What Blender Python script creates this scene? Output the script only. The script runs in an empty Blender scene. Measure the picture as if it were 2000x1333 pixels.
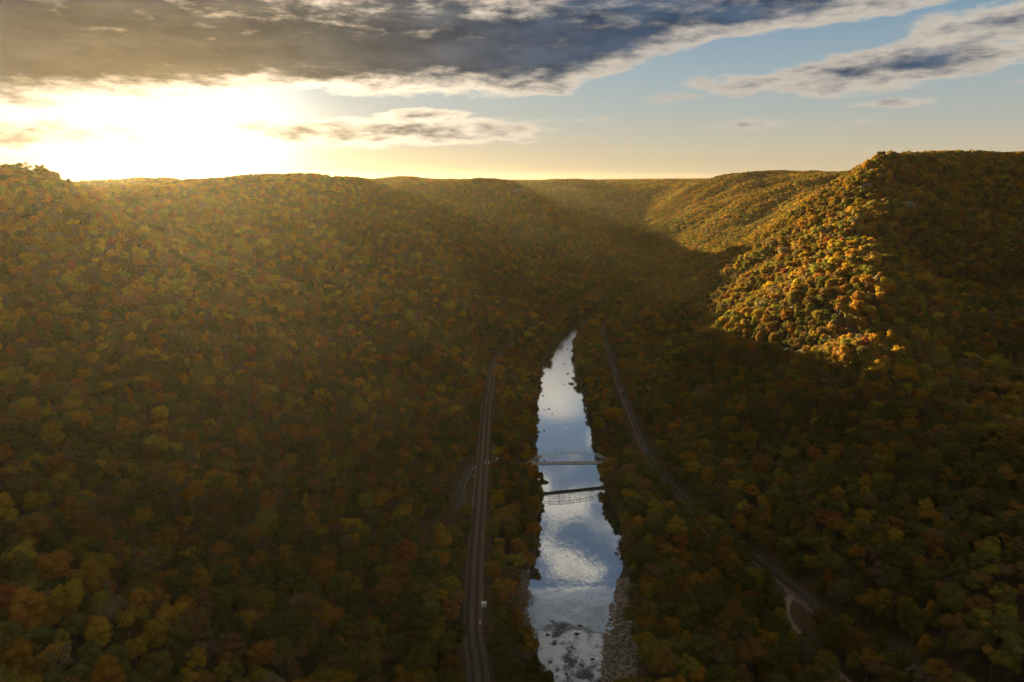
import bpy, bmesh, math, random, colorsys
import numpy as np
from mathutils import Vector, Matrix

R = math.radians
SC = bpy.context.scene
COL = SC.collection

# ------------------------------------------------------------------ camera, sky, sun, exposure
CAM_H = 300.0
CAM_PITCH = R(13.3)
cam_data = bpy.data.cameras.new('camera')
cam_data.sensor_width = 36.0
cam_data.lens = 24.0
cam_data.clip_start = 1.0
cam_data.clip_end = 60000.0
cam = bpy.data.objects.new('camera', cam_data)
COL.objects.link(cam)
cam.location = (0, 0, CAM_H)
cam.rotation_euler = (math.pi / 2 - CAM_PITCH, 0, 0)
SC.camera = cam

SUN_AZ = R(-30.0)        # measured from +y, positive towards +x
SUN_EL = R(7.5)
SUN_DIR = (math.sin(SUN_AZ) * math.cos(SUN_EL), math.cos(SUN_AZ) * math.cos(SUN_EL), math.sin(SUN_EL))

class NT:
    """Small helper for writing node trees as expressions."""
    def __init__(s, tree):
        s.t = tree; s.n = tree.nodes; s.l = tree.links
    def new(s, typ, **kw):
        nd = s.n.new(typ)
        for k, v in kw.items(): setattr(nd, k, v)
        return nd
    def put(s, sock, v):
        if v is None: return
        if isinstance(v, bpy.types.NodeSocket): s.l.new(v, sock)
        else: sock.default_value = v
    def m(s, op, a, b=None, c=None, clamp=False):
        nd = s.new('ShaderNodeMath', operation=op, use_clamp=clamp)
        for i, v in enumerate((a, b, c)): s.put(nd.inputs[i], v)
        return nd.outputs[0]
    def vm(s, op, a, b=None, sc=None):
        nd = s.new('ShaderNodeVectorMath', operation=op)
        s.put(nd.inputs[0], a)
        if b is not None: s.put(nd.inputs[1], b)
        if sc is not None: s.put(nd.inputs['Scale'], sc)
        return nd.outputs['Value'] if op in ('DOT_PRODUCT', 'LENGTH') else nd.outputs[0]
    def ss(s, x, lo, hi, a=0.0, b=1.0):
        nd = s.new('ShaderNodeMapRange', interpolation_type='SMOOTHSTEP')
        s.put(nd.inputs['Value'], x)
        s.put(nd.inputs['From Min'], lo); s.put(nd.inputs['From Max'], hi)
        s.put(nd.inputs['To Min'], a); s.put(nd.inputs['To Max'], b)
        return nd.outputs[0]
    def noise(s, vec, scale, detail=4.0, rough=0.55, dist=0.0, col=False, lac=2.0):
        nd = s.new('ShaderNodeTexNoise')
        s.put(nd.inputs['Vector'], vec)
        nd.inputs['Scale'].default_value = scale
        nd.inputs['Detail'].default_value = detail
        nd.inputs['Roughness'].default_value = rough
        nd.inputs['Lacunarity'].default_value = lac
        nd.inputs['Distortion'].default_value = dist
        return nd.outputs['Color'] if col else nd.outputs['Fac']
    def mix(s, f, a, b, blend='MIX'):
        nd = s.new('ShaderNodeMix', data_type='RGBA', blend_type=blend)
        s.put(nd.inputs[0], f)
        for i, v in ((6, a), (7, b)):
            if isinstance(v, (tuple, list)): v = tuple(v) + ((1.0,) if len(v) == 3 else ())
            s.put(nd.inputs[i], v)
        return nd.outputs[2]
    def xyz(s, x, y, z):
        nd = s.new('ShaderNodeCombineXYZ')
        for i, v in enumerate((x, y, z)): s.put(nd.inputs[i], v)
        return nd.outputs[0]
    def sep(s, v):
        nd = s.new('ShaderNodeSeparateXYZ'); s.put(nd.inputs[0], v)
        return nd.outputs[0], nd.outputs[1], nd.outputs[2]

def build_world():
    w = bpy.data.worlds.new('World'); SC.world = w; w.use_nodes = True
    w.node_tree.nodes.clear()
    g = NT(w.node_tree)
    out = g.new('ShaderNodeOutputWorld')
    bg = g.new('ShaderNodeBackground')
    g.l.new(bg.outputs[0], out.inputs[0])
    sky = g.new('ShaderNodeTexSky', sky_type='NISHITA')
    sky.sun_disc = False
    sky.sun_elevation = SUN_EL
    sky.sun_rotation = SUN_AZ
    sky.altitude = 600
    sky.air_density = 1.0; sky.dust_density = 1.2; sky.ozone_density = 1.5
    tc = g.new('ShaderNodeTexCoord')
    d = tc.outputs['Generated']
    x, y, z = g.sep(d)
    az = g.m('MULTIPLY', g.m('ARCTAN2', x, y), 57.29578)        # degrees from the view up the valley
    el = g.m('MULTIPLY', g.m('ARCSINE', z), 57.29578)
    cs = g.vm('DOT_PRODUCT', d, SUN_DIR)
    ang = g.m('MULTIPLY', g.m('ARCCOSINE', g.m('MINIMUM', cs, 0.999999)), 57.29578)
    # cloud-plane coordinates: things get flatter and denser towards the horizon
    zz = g.m('ADD', g.m('MAXIMUM', z, 0.0), 0.10)
    pl = g.xyz(g.m('DIVIDE', x, zz), g.m('DIVIDE', y, zz), 0.0)
    warp = g.noise(pl, 0.9, 3.0, 0.5, col=True)
    plw = g.vm('ADD', pl, g.vm('SCALE', g.vm('SUBTRACT', warp, (0.5, 0.5, 0.5)), sc=0.55))
    n1 = g.noise(plw, 2.1, 7.0, 0.55)
    n3 = g.noise(g.vm('ADD', plw, (1.3, 5.1, 2.0)), 6.5, 6.0, 0.58)
    n2 = g.noise(g.vm('ADD', plw, (7.3, 2.1, 3.0)), 3.4, 6.0, 0.6)
    # angular noise for ragged edges of the named clouds
    an = g.xyz(g.m('MULTIPLY', az, 0.12), g.m('MULTIPLY', el, 0.42), 0.0)
    e1 = g.m('SUBTRACT', g.noise(an, 1.0, 7.0, 0.62, 0.35), 0.5)
    e2 = g.m('SUBTRACT', g.noise(g.vm('ADD', an, (3.1, 9.7, 0.0)), 3.2, 5.0, 0.6), 0.5)
    edge = g.m('ADD', g.m('MULTIPLY', e1, 2.6), g.m('MULTIPLY', e2, 0.9))
    def blob(caz, cel, raz, rel, tilt=0.0):
        dx = g.m('SUBTRACT', az, caz); dy = g.m('SUBTRACT', el, cel)
        dy = g.m('SUBTRACT', dy, g.m('MULTIPLY', dx, tilt))
        dx = g.m('DIVIDE', dx, raz); dy = g.m('DIVIDE', dy, rel)
        r = g.m('SQRT', g.m('ADD', g.m('MULTIPLY', dx, dx), g.m('MULTIPLY', dy, dy)))
        return g.m('SUBTRACT', 1.0, r)
    # great bank across the top of the view
    lower = g.m('ADD', 6.4, g.m('MINIMUM', g.m('MULTIPLY', g.m('MAXIMUM', g.m('SUBTRACT', az, 4.0), 0.0), 0.36), g.m('ADD', 3.2, g.m('MULTIPLY', g.m('SUBTRACT', az, 13.5), 0.11))))
    bank = g.m('MULTIPLY', g.m('SUBTRACT', el, lower), 0.80)
    bank = g.m('MINIMUM', bank, g.m('MULTIPLY', g.m('SUBTRACT', 19.0, el), 0.22))
    field = bank
    for b in ((27.5, 7.7, 13.0, 1.7, 0.07), (38.0, 9.8, 10.0, 2.0, 0.05), (-9.5, 3.7, 14.0, 1.25, 0.01), (-38.0, 3.2, 13.0, 1.5, -0.02),
              (-7.5, 4.9, 4.5, 0.6, 0.05), (3.0, 8.0, 6.5, 1.5, 0.16), (36.0, 6.3, 4.5, 0.28, 0.12), (28.0, 5.2, 2.6, 0.25, 0.05),
              (21.0, 4.2, 5.0, 0.4, 0.03), (13.5, 6.2, 2.8, 0.3, 0.03), (25.5, 4.1, 2.6, 0.35, 0.02), (4.5, 4.6, 7.0, 0.35, 0.0)):
        bl = g.m('MULTIPLY', blob(*b), 1.5 if b[3] > 0.5 else 0.35)
        field = g.m('MAXIMUM', field, bl)
    # loose broken clouds high overhead (mirrored in the river) and to the sides
    high = g.m('MULTIPLY', g.m('SUBTRACT', g.m('ADD', g.m('MULTIPLY', n1, 0.4), g.m('MULTIPLY', n3, 0.6)), 0.515), 11.0)
    high = g.m('SUBTRACT', high, g.m('MULTIPLY', g.ss(el, 19.0, 14.0), 3.0))
    side = g.m('SUBTRACT', g.m('MULTIPLY', g.m('SUBTRACT', n1, 0.52), 4.0), g.m('MULTIPLY', g.ss(g.m('ABSOLUTE', az), 48.0, 40.0), 3.0))
    side = g.m('SUBTRACT', side, g.m('MULTIPLY', g.ss(el, 3.0, 0.5), 2.0))
    field = g.m('MAXIMUM', g.m('ADD', field, edge), g.m('MAXIMUM', high, side))
    dens = g.ss(field, -0.02, 0.42)
    core = g.ss(g.m('ADD', field, g.m('MULTIPLY', e2, 1.6)), 0.15, 1.7)
    # clear sky : Nishita scaled, plus the golden veil near the sun
    base = g.mix(1.0, sky.outputs[0], (0.085, 0.085, 0.085), 'MULTIPLY')
    grad = g.new('ShaderNodeValToRGB')
    g.put(grad.inputs[0], g.m('DIVIDE', el, 90.0, clamp=True))
    cr = grad.color_ramp
    cr.elements[0].position = 0.0; cr.elements[0].color = (0.60, 0.49, 0.33, 1)
    cr.elements[1].position = 1.0; cr.elements[1].color = (0.02, 0.05, 0.11, 1)
    for p_, c_ in ((0.022, (0.58, 0.50, 0.36, 1)), (0.05, (0.44, 0.46, 0.42, 1)), (0.085, (0.33, 0.42, 0.46, 1)), (0.13, (0.19, 0.32, 0.43, 1)), (0.28, (0.085, 0.145, 0.225, 1))):
        e_ = cr.elements.new(p_); e_.color = c_
    clear = g.mix(0.88, base, grad.outputs[0])
    sx = g.m('MULTIPLY', g.m('ADD', az, 25.0), 0.60); sy = g.m('SUBTRACT', el, 3.6)
    ang2 = g.m('SQRT', g.m('ADD', g.m('MULTIPLY', sx, sx), g.m('MULTIPLY', g.m('MULTIPLY', sy, sy), 1.3)))
    glow = g.m('EXPONENT', g.m('MULTIPLY', g.m('POWER', g.m('MULTIPLY', ang2, 0.25), 2.0), -1.0))
    glow2 = g.m('EXPONENT', g.m('MULTIPLY', ang, -0.06))
    clear = g.mix(1.0, clear, g.mix(g.m('MULTIPLY', glow, 1.0, clamp=True), (0, 0, 0), (1.9, 1.8, 1.55)), 'ADD')
    clear = g.mix(1.0, clear, g.mix(g.m('MULTIPLY', glow2, 1.0, clamp=True), (0, 0, 0), (0.24, 0.22, 0.18)), 'ADD')
    # clouds : grey-blue undersides, warm bright rims near the sun
    far_ = g.ss(ang, 8.0, 42.0)
    dark = g.mix(far_, (0.100, 0.094, 0.086), (0.050, 0.085, 0.145))
    dark = g.mix(g.ss(el, 14.0, 30.0), dark, (0.10, 0.125, 0.165))
    mott = g.ss(g.m('ADD', g.m('MULTIPLY', n2, 0.55), g.m('MULTIPLY', g.m('ADD', e1, 0.5), 0.45)), 0.40, 0.62)
    dark = g.mix(mott, g.mix(1.0, dark, (0.66, 0.68, 0.72), 'MULTIPLY'), g.mix(1.0, dark, (1.5, 1.42, 1.3), 'MULTIPLY'))
    rim = g.mix(far_, (1.5, 1.25, 0.9), (0.58, 0.52, 0.44))
    rim = g.mix(g.ss(el, 13.0, 25.0), rim, (0.95, 0.84, 0.68))
    ccol = g.mix(core, rim, dark)
    ccol = g.mix(1.0, ccol, g.mix(g.m('MULTIPLY', g.m('EXPONENT', g.m('MULTIPLY', g.m('POWER', g.m('MULTIPLY', ang2, 0.16), 2.0), -1.0)), 1.0, clamp=True), (0, 0, 0), (0.26, 0.17, 0.07)), 'ADD')
    col = g.mix(dens, clear, ccol)
    below = g.ss(el, -1.5, -0.2)
    col = g.mix(below, (0.10, 0.085, 0.05), col)
    g.put(bg.inputs[0], col)
    bg.inputs[1].default_value = 0.09
    w.cycles.sampling_method = 'MANUAL'
    w.cycles.sample_map_resolution = 1024
build_world()

sun_data = bpy.data.lights.new('sun', 'SUN')
sun_data.energy = 4.4
sun_data.angle = R(0.53)
sun_data.color = (1.0, 0.82, 0.46)
sun = bpy.data.objects.new('sun', sun_data)
COL.objects.link(sun)
sun.rotation_euler = Vector(SUN_DIR).to_track_quat('Z', 'Y').to_euler()

SC.view_settings.view_transform = 'Standard'
SC.view_settings.look = 'None'
SC.view_settings.gamma = 1.0
SC.view_settings.use_curve_mapping = False
SC.view_settings.exposure = 3.5
SC.cycles.use_denoising = True
SC.cycles.max_bounces = 6
SC.cycles.diffuse_bounces = 2
SC.cycles.glossy_bounces = 2
SC.cycles.transmission_bounces = 3
SC.cycles.volume_bounces = 0
SC.cycles.transparent_max_bounces = 4
SC.cycles.use_fast_gi = False
SC.cycles.use_adaptive_sampling = False
SC.cycles.denoising_prefilter = 'NONE'

# ------------------------------------------------------------------ tagging helpers
def tag(o, label=None, cat=None, group=None, kind=None):
    if label: o['label'] = label
    if cat: o['category'] = cat
    if group: o['group'] = group
    if kind: o['kind'] = kind
    return o
def link(name, data, parent=None):
    o = bpy.data.objects.new(name, data); COL.objects.link(o)
    if parent is not None: o.parent = parent
    return o
def empty(name, loc=(0, 0, 0), rz=0.0):
    o = bpy.data.objects.new(name, None); COL.objects.link(o)
    o.empty_display_size = 0.5
    o.location = loc; o.rotation_euler = (0, 0, rz)
    return o
def mesh_np(name, verts, faces, mats=(), mat_idx=None, smooth=False):
    """faces: (n,k) array or list of arrays with differing k."""
    me = bpy.data.meshes.new(name)
    verts = np.asarray(verts, dtype=np.float32)
    blocks = faces if isinstance(faces, list) else [faces]
    blocks = [np.asarray(b, dtype=np.int32) for b in blocks if len(b)]
    nl = sum(b.size for b in blocks); nf = sum(len(b) for b in blocks)
    me.vertices.add(len(verts)); me.vertices.foreach_set('co', verts.ravel())
    me.loops.add(nl); me.polygons.add(nf)
    me.loops.foreach_set('vertex_index', np.concatenate([b.ravel() for b in blocks]))
    tot = np.concatenate([np.full(len(b), b.shape[1], np.int32) for b in blocks])
    st = np.concatenate([[0], np.cumsum(tot)[:-1]]).astype(np.int32)
    me.polygons.foreach_set('loop_start', st)
    try: me.polygons.foreach_set('loop_total', tot)
    except Exception: pass
    for m_ in mats: me.materials.append(m_)
    if mat_idx is not None: me.polygons.foreach_set('material_index', np.asarray(mat_idx, np.int32))
    if smooth: me.polygons.foreach_set('use_smooth', np.ones(nf, bool))
    me.update(calc_edges=True); me.validate()
    return me

class MB:
    """Collects boxes, bars and rings into one mesh."""
    def __init__(s): s.v = []; s.f = []
    def box(s, c, size, M=None):
        b = len(s.v); hx, hy, hz = size[0] / 2, size[1] / 2, size[2] / 2
        for dx, dy, dz in ((-1,-1,-1),(1,-1,-1),(1,1,-1),(-1,1,-1),(-1,-1,1),(1,-1,1),(1,1,1),(-1,1,1)):
            p = Vector((dx * hx, dy * hy, dz * hz))
            if M is not None: p = M @ p
            s.v.append((c[0] + p[0], c[1] + p[1], c[2] + p[2]))
        for q in ((0,3,2,1),(4,5,6,7),(0,1,5,4),(1,2,6,5),(2,3,7,6),(3,0,4,7)): s.f.append(tuple(b + i for i in q))
        return s
    def bar(s, a, b, w, h=None):
        h = h or w
        a = Vector(a); b = Vector(b); d = b - a; L = d.length
        q = d.to_track_quat('X', 'Z').to_matrix()
        return s.box((a + b) / 2, (L, w, h), q)
    def cyl(s, a, b, r, r2=None, n=8):
        r2 = r if r2 is None else r2
        a = Vector(a); b = Vector(b); q = (b - a).to_track_quat('Z', 'Y').to_matrix()
        i0 = len(s.v)
        for p, rr in ((a, r), (b, r2)):
            for k in range(n):
                t = 2 * math.pi * k / n
                w = q @ Vector((rr * math.cos(t), rr * math.sin(t), 0))
                s.v.append(tuple(p + w))
        for k in range(n):
            k2 = (k + 1) % n
            s.f.append((i0 + k, i0 + k2, i0 + n + k2, i0 + n + k))
        s.f.append(tuple(i0 + n - 1 - k for k in range(n))); s.f.append(tuple(i0 + n + k for k in range(n)))
        return s
    def quad(s, *p):
        i = len(s.v); s.v += [tuple(q) for q in p]; s.f.append(tuple(range(i, i + len(p)))); return s
    def mesh(s, name, mat):
        me = bpy.data.meshes.new(name); me.from_pydata(s.v, [], s.f)
        me.materials.append(mat); me.update(); return me
    def build(s, name, mat, parent=None): return link(name, s.mesh(name, mat), parent)

# ------------------------------------------------------------------ numpy noise
def _hash(ix, iy, seed):
    h = (ix.astype(np.int64) * 374761393 + iy.astype(np.int64) * 668265263 + seed * 1442695041) & 0xFFFFFFFF
    h = ((h ^ (h >> 13)) * 1274126177) & 0xFFFFFFFF
    return ((h ^ (h >> 16)) & 0xFFFFFF) / float(0xFFFFFF)
def vnoise(x, y, seed=0):
    x = np.asarray(x, float); y = np.asarray(y, float)
    ix = np.floor(x); iy = np.floor(y); fx = x - ix; fy = y - iy
    ix = ix.astype(np.int64); iy = iy.astype(np.int64)
    fx = fx * fx * (3 - 2 * fx); fy = fy * fy * (3 - 2 * fy)
    a = _hash(ix, iy, seed); b = _hash(ix + 1, iy, seed); c = _hash(ix, iy + 1, seed); d_ = _hash(ix + 1, iy + 1, seed)
    return (a * (1 - fx) + b * fx) * (1 - fy) + (c * (1 - fx) + d_ * fx) * fy
def fbm(x, y, seed=0, oct=4, gain=0.5):
    s = 0; a = 1; t = 0
    for o in range(oct):
        s = s + a * vnoise(x * 2 ** o + 13.7 * o, y * 2 ** o - 7.1 * o, seed + o); t += a; a *= gain
    return s / t
def sstep(x, a, b):
    t = np.clip((x - a) / (b - a), 0, 1); return t * t * (3 - 2 * t)

# ------------------------------------------------------------------ the lie of the land (world metres, river at z = 0)
LEFTBANK = [(30, -600), (26, 0), (20, 300), (19, 359), (14, 399), (7, 438), (12, 478), (22, 525), (29, 634), (24, 727), (32, 913), (46, 1073), (82, 1252), (130, 1415), (175, 1546), (222, 1620), (300, 1760), (372, 1900), (462, 2120), (530, 2400), (552, 2800), (485, 3300)]
RIGHTBANK = [(80, -600), (76, 0), (62, 300), (60, 359), (67, 399), (84, 471), (97, 525), (93, 622), (98, 698), (104, 869), (102, 1043), (109, 1174), (142, 1318), (180, 1470), (211, 1546), (244, 1620), (312, 1760), (382, 1900), (470, 2120), (538, 2400), (560, 2800), (492, 3300)]
LTRACK = [(0, -600), (-8, 0), (-14, 250), (-18, 341), (-23, 379), (-25, 405), (-27, 468), (-28, 551), (-29, 625), (-31, 770), (-32, 850), (-31, 913), (-27, 1034), (-3, 1150), (51, 1320), (116, 1500), (190, 1680), (290, 1900)]
RTRACK = [(560, -300), (430, 60), (300, 270), (214, 392), (204, 424), (188, 468), (160, 558), (150, 619), (144, 684), (148, 806), (153, 938), (163, 1082), (171, 1252), (186, 1330), (222, 1451), (300, 1600), (400, 1780)]
ROAD = [(9, 658), (-8, 658), (-29, 657), (-41, 647), (-47, 620), (-49, 590), (-47, 560), (-52, 520), (-62, 480)]
ROAD2 = [(206, 430), (196, 425), (188, 414), (184, 398), (188, 370), (196, 340)]

def smooth_line(pts, step=6.0):
    P = np.array(pts, float); out = []
    n = len(P)
    for i in range(n - 1):
        p0 = P[max(i - 1, 0)]; p1 = P[i]; p2 = P[i + 1]; p3 = P[min(i + 2, n - 1)]
        k = max(2, int(np.linalg.norm(p2 - p1) / step))
        for j in range(k):
            t = j / k
            out.append(0.5 * ((2 * p1) + (-p0 + p2) * t + (2 * p0 - 5 * p1 + 4 * p2 - p3) * t * t + (-p0 + 3 * p1 - 3 * p2 + p3) * t ** 3))
    out.append(P[-1]); return np.array(out)
LT = smooth_line(LTRACK); RT = smooth_line(RTRACK); RD = smooth_line(ROAD, 3.0); RD2 = smooth_line(ROAD2, 3.0)
_lb = np.array(LEFTBANK, float); _rb = np.array(RIGHTBANK, float)
_wig = lambda y, s, a: (fbm(y / 38.0, y * 0 + s, s, 3) - 0.5) * a
def bankL(y): return np.interp(y, _lb[:, 1], _lb[:, 0]) + _wig(np.asarray(y, float), 5, 9.0)
def bankR(y): return np.interp(y, _rb[:, 1], _rb[:, 0]) + _wig(np.asarray(y, float), 9, 9.0)
def dist_line(x, y, L):
    x = np.asarray(x, float).ravel(); y = np.asarray(y, float).ravel()
    best = np.full(x.shape, 1e9)
    sel = (x > L[:, 0].min() - 60) & (x < L[:, 0].max() + 60) & (y > L[:, 1].min() - 60) & (y < L[:, 1].max() + 60)
    xs = x[sel]; ys = y[sel]; b = np.full(xs.shape, 1e9)
    for i in range(len(L) - 1):
        ax, ay = L[i]; dx, dy = L[i + 1] - L[i]; q = dx * dx + dy * dy
        if q == 0: continue
        t = np.clip(((xs - ax) * dx + (ys - ay) * dy) / q, 0, 1)
        dd = (xs - ax - t * dx) ** 2 + (ys - ay - t * dy) ** 2
        b = np.minimum(b, dd)
    best[sel] = np.sqrt(b); return best

CTRL = [(-675, 923, 270), (-594, 902, 272), (-523, 867, 259), (-484, 873, 239), (-750, 1279, 265), (-709, 1385, 275), (-639, 1458, 283), (-563, 1542, 295), (-465, 1594, 297), (-371, 1696, 294), (-293, 1744, 275), (-223, 1788, 242), (-172, 1784, 184), (-66, 1772, 133), (134, 1774, 53), (257, 1785, 14),
 (-281, 1252, 150), (-560, 1000, 210), (-450, 738, 150), (-158, 665, 56), (-190, 1000, 112), (-174, 1566, 174), (0, 1703, 101), (-109, 1440, 75), (-420, 542, 143), (-563, 751, 204), (-270, 420, 106), (-169, 412, 73), (-218, 250, 85), (-149, 285, 57), (-90, 352, 38), (-80, 485, 35), (-426, 1447, 235), (-563, 1274, 241), (-506, 902, 188), (-305, 551, 96), (-90, 760, 24), (-51, 1329, 40), (58, 1531, 27),
 (-345, 2361, 274), (-176, 2415, 286), (-52, 2362, 294), (20, 2306, 276), (67, 2273, 206), (164, 2205, 136), (256, 2137, 67), (328, 2072, 14),
 (34, 4620, 269), (323, 4418, 283), (806, 4415, 270), (995, 4006, 280), (270, 3656, 104), (510, 3441, 65), (544, 2915, 15), (960, 3293, 307), (1013, 3088, 308), (1176, 2934, 309), (1248, 2679, 316), (863, 2332, 153), (710, 2215, 95), (658, 2254, 41), (761, 2945, 140), (878, 2650, 193),
 (683, 1345, 332), (740, 1370, 337), (810, 1398, 339), (945, 1450, 345), (1088, 1502, 346), (1350, 1555, 348), (604, 1172, 245), (518, 1005, 192), (440, 843, 156), (341, 682, 128), (653, 1485, 264), (585, 1578, 182), (510, 1626, 121), (360, 1586, 42), (255, 1457, 17), (433, 1043, 133), (345, 1132, 77), (266, 1152, 28), (536, 1314, 192), (486, 1352, 139), (628, 1376, 238), (797, 1274, 241), (660, 1102, 166), (641, 935, 113), (422, 725, 95), (557, 719, 67), (371, 458, 49), (294, 522, 62), (233, 578, 37), (212, 422, 18), (275, 320, 24), (919, 1263, 196), (287, 815, 38), (221, 798, 20),
 (-150, 2000, 92), (-50, 2000, 52), (60, 1985, 30), (-260, 2060, 150), (180, 1960, 22), (-560, 1080, 212), (-650, 1170, 240), (-430, 1120, 180),
 (-440, 960, 148), (-330, 880, 98), (-230, 800, 58), (-400, 820, 196), (-330, 765, 160), (-255, 705, 112), (-380, 1350, 195), (-260, 1230, 118), (-150, 1130, 62), (-300, 1450, 236), (-190, 1335, 178), (-110, 1250, 112),
 # behind and beside the camera, and the plateau round about
 (-260, 0, 110), (-560, 0, 240), (-700, -400, 280), (-300, -400, 130), (-60, -400, 18), (-40, 0, 16), (-60, 200, 22), (-700, 300, 270), (-900, 600, 270), (-650, 600, 225), (-1000, 1000, 264), (-1100, 1500, 262), (-1300, 300, 270), (-700, 1800, 268), (-450, 1900, 240), (-320, 1950, 205), (-600, 2300, 262), (-700, 3000, 268), (0, 3200, 230), (-200, 3600, 268),
 (180, 0, 20), (380, 150, 40), (520, 300, 80), (700, 500, 130), (420, -200, 60), (800, -200, 250), (900, 300, 230), (850, 750, 150), (1000, 1000, 230), (1100, 700, 300), (1300, 1200, 335), (1200, 200, 310), (1300, 2200, 320), (1600, 3000, 305), (900, 1900, 290), (800, 1750, 275), (1000, 1700, 320), (720, 1900, 130), (560, 1950, 40), (620, 2080, 45),
 (70, 2900, 200), (250, 2700, 120), (120, 2550, 230), (380, 2500, 50), (1600, 4200, 290), (-800, 4500, 272), (0, 5600, 276), (1500, 5600, 290), (2500, 2000, 310), (2500, 0, 300), (-2500, 0, 270), (-2500, 2500, 270), (0, -1500, 290), (2500, 4500, 290), (60, -900, 20), (-700, -1200, 285), (900, -1200, 290)]
def axis_pts(pts, z, lo=-500, hi=3200, step=90):
    P = np.array(pts, float)
    return [(float(np.interp(y, P[:, 1], P[:, 0])), float(y), z) for y in np.arange(max(lo, P[0, 1]), min(hi, P[-1, 1]), step)]
CTRL += axis_pts([(a[0] - 8, a[1]) for a in LTRACK], 15.0, -300, 1600)
CTRL += axis_pts(RTRACK[2:], 15.0, 270, 1500)
CTRL += axis_pts(LEFTBANK, 6.0, -500, 3000) + axis_pts(RIGHTBANK, 6.0, -500, 3000)
_C = np.array(CTRL, float)
_K = np.sqrt(((_C[:, None, :2] - _C[None, :, :2]) ** 2).sum(-1) + 30.0 ** 2)
_mean = 200.0
_W = np.linalg.solve(_K + np.eye(len(_C)) * -6.0, _C[:, 2] - _mean)
def rbf(x, y):
    out = np.empty(x.shape)
    for i in range(0, len(x), 20000):
        d2 = (x[i:i + 20000, None] - _C[None, :, 0]) ** 2 + (y[i:i + 20000, None] - _C[None, :, 1]) ** 2
        out[i:i + 20000] = np.sqrt(d2 + 900.0) @ _W + _mean
    out -= 7.0 * sstep(out, 200, 260)
    return out
def ground(x, y):
    shp = np.shape(x)
    x = np.asarray(x, float).ravel(); y = np.asarray(y, float).ravel()
    z = rbf(x, y)
    cap = 362.0
    r_ = np.hypot(x, y - 1500)
    far = sstep(r_, 2600, 4200)
    z = z * (1 - far) + (276 + (fbm(x / 900., y / 900., 71, 3) - 0.5) * 16 + sstep(x, 300, 1800) * 14) * far
    # gullies and spurs on the slopes
    slope = sstep(z, 25, 90) * (1 - (0.9 - 0.35 * sstep(y, 1900, 2200)) * sstep(z, 245, 305))
    amp = slope * (1 - far)
    gul = fbm(x / 150., y / 95., 21, 4, 0.5) - 0.5
    gul2 = np.abs(fbm(x / 420. + 4, y / 240., 33, 3, 0.4) - 0.5) * 2 - 0.25
    z = z + amp * (gul * 34 + gul2 * np.where(y > 1900, 46, 48 + 30 * sstep(-x, 60, 200))) + sstep(z, 18, 60) * (fbm(x / 34., y / 34., 45, 2) - 0.5) * 5
    z = np.minimum(z, cap); z = np.maximum(z, 9.0)
    # benches of the two railways and the road
    for L, w0, w1, zt in ((LT, 12, 26, 15.0), (RT, 7, 17, 15.0), (RD, 4.5, 12, 15.0), (RD2, 4, 9, 14.6)):
        dd = dist_line(x, y, L); k = 1 - sstep(dd, w0, w1)
        z = z * (1 - k) + zt * k
    # river channel
    L_ = bankL(y); R_ = bankR(y)
    s = np.maximum(L_ - x, x - R_)
    n = fbm(x / 14., y / 14., 55, 3) - 0.5
    bar = sstep(y, 340, 380) * (1 - sstep(y, 455, 500)) * (x > 50)
    shore = np.clip(s, 0, None) * (0.42 - 0.30 * bar) + 0.25 + n * 1.2
    k = sstep(s, 4 + 14 * bar, 34 + 12 * bar)
    zb = shore * (1 - k) + z * k
    bed = -0.6 - 2.2 * sstep(-s, 0, 14)
    inr = (s < 0) & (y > -700) & (y < 2200)
    zb = np.where((y > -700) & (y < 2200), zb, z)
    return np.where(inr, np.where(s > -2, 0.25 + s * 0.6, bed), zb).reshape(shp)

# ------------------------------------------------------------------ materials
def material(name):
    m_ = bpy.data.materials.new(name); m_.use_nodes = True; m_.node_tree.nodes.clear()
    g = NT(m_.node_tree); out = g.new('ShaderNodeOutputMaterial')
    return m_, g, out
def simple(name, col, rough=0.8, metal=0.0, var=0.25, scale=0.6, col2=None, bump=0.0, spec=0.3):
    m_, g, out = material(name)
    tc = g.new('ShaderNodeTexCoord').outputs['Object']
    n = g.noise(tc, scale, 5.0, 0.6)
    c2 = col2 or tuple(c * (1 - var) for c in col)
    c = g.mix(g.ss(n, 0.35, 0.65), col, c2)
    b = g.new('ShaderNodeBsdfPrincipled')
    g.put(b.inputs['Base Color'], c); b.inputs['Roughness'].default_value = rough
    b.inputs['Metallic'].default_value = metal; b.inputs['Specular IOR Level'].default_value = spec
    if bump:
        bp = g.new('ShaderNodeBump'); bp.inputs['Strength'].default_value = bump
        bp.inputs['Distance'].default_value = 0.2
        g.put(bp.inputs['Height'], g.noise(tc, scale * 5, 4.0, 0.6)); g.l.new(bp.outputs[0], b.inputs['Normal'])
    g.l.new(b.outputs[0], out.inputs[0]); return m_

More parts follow.
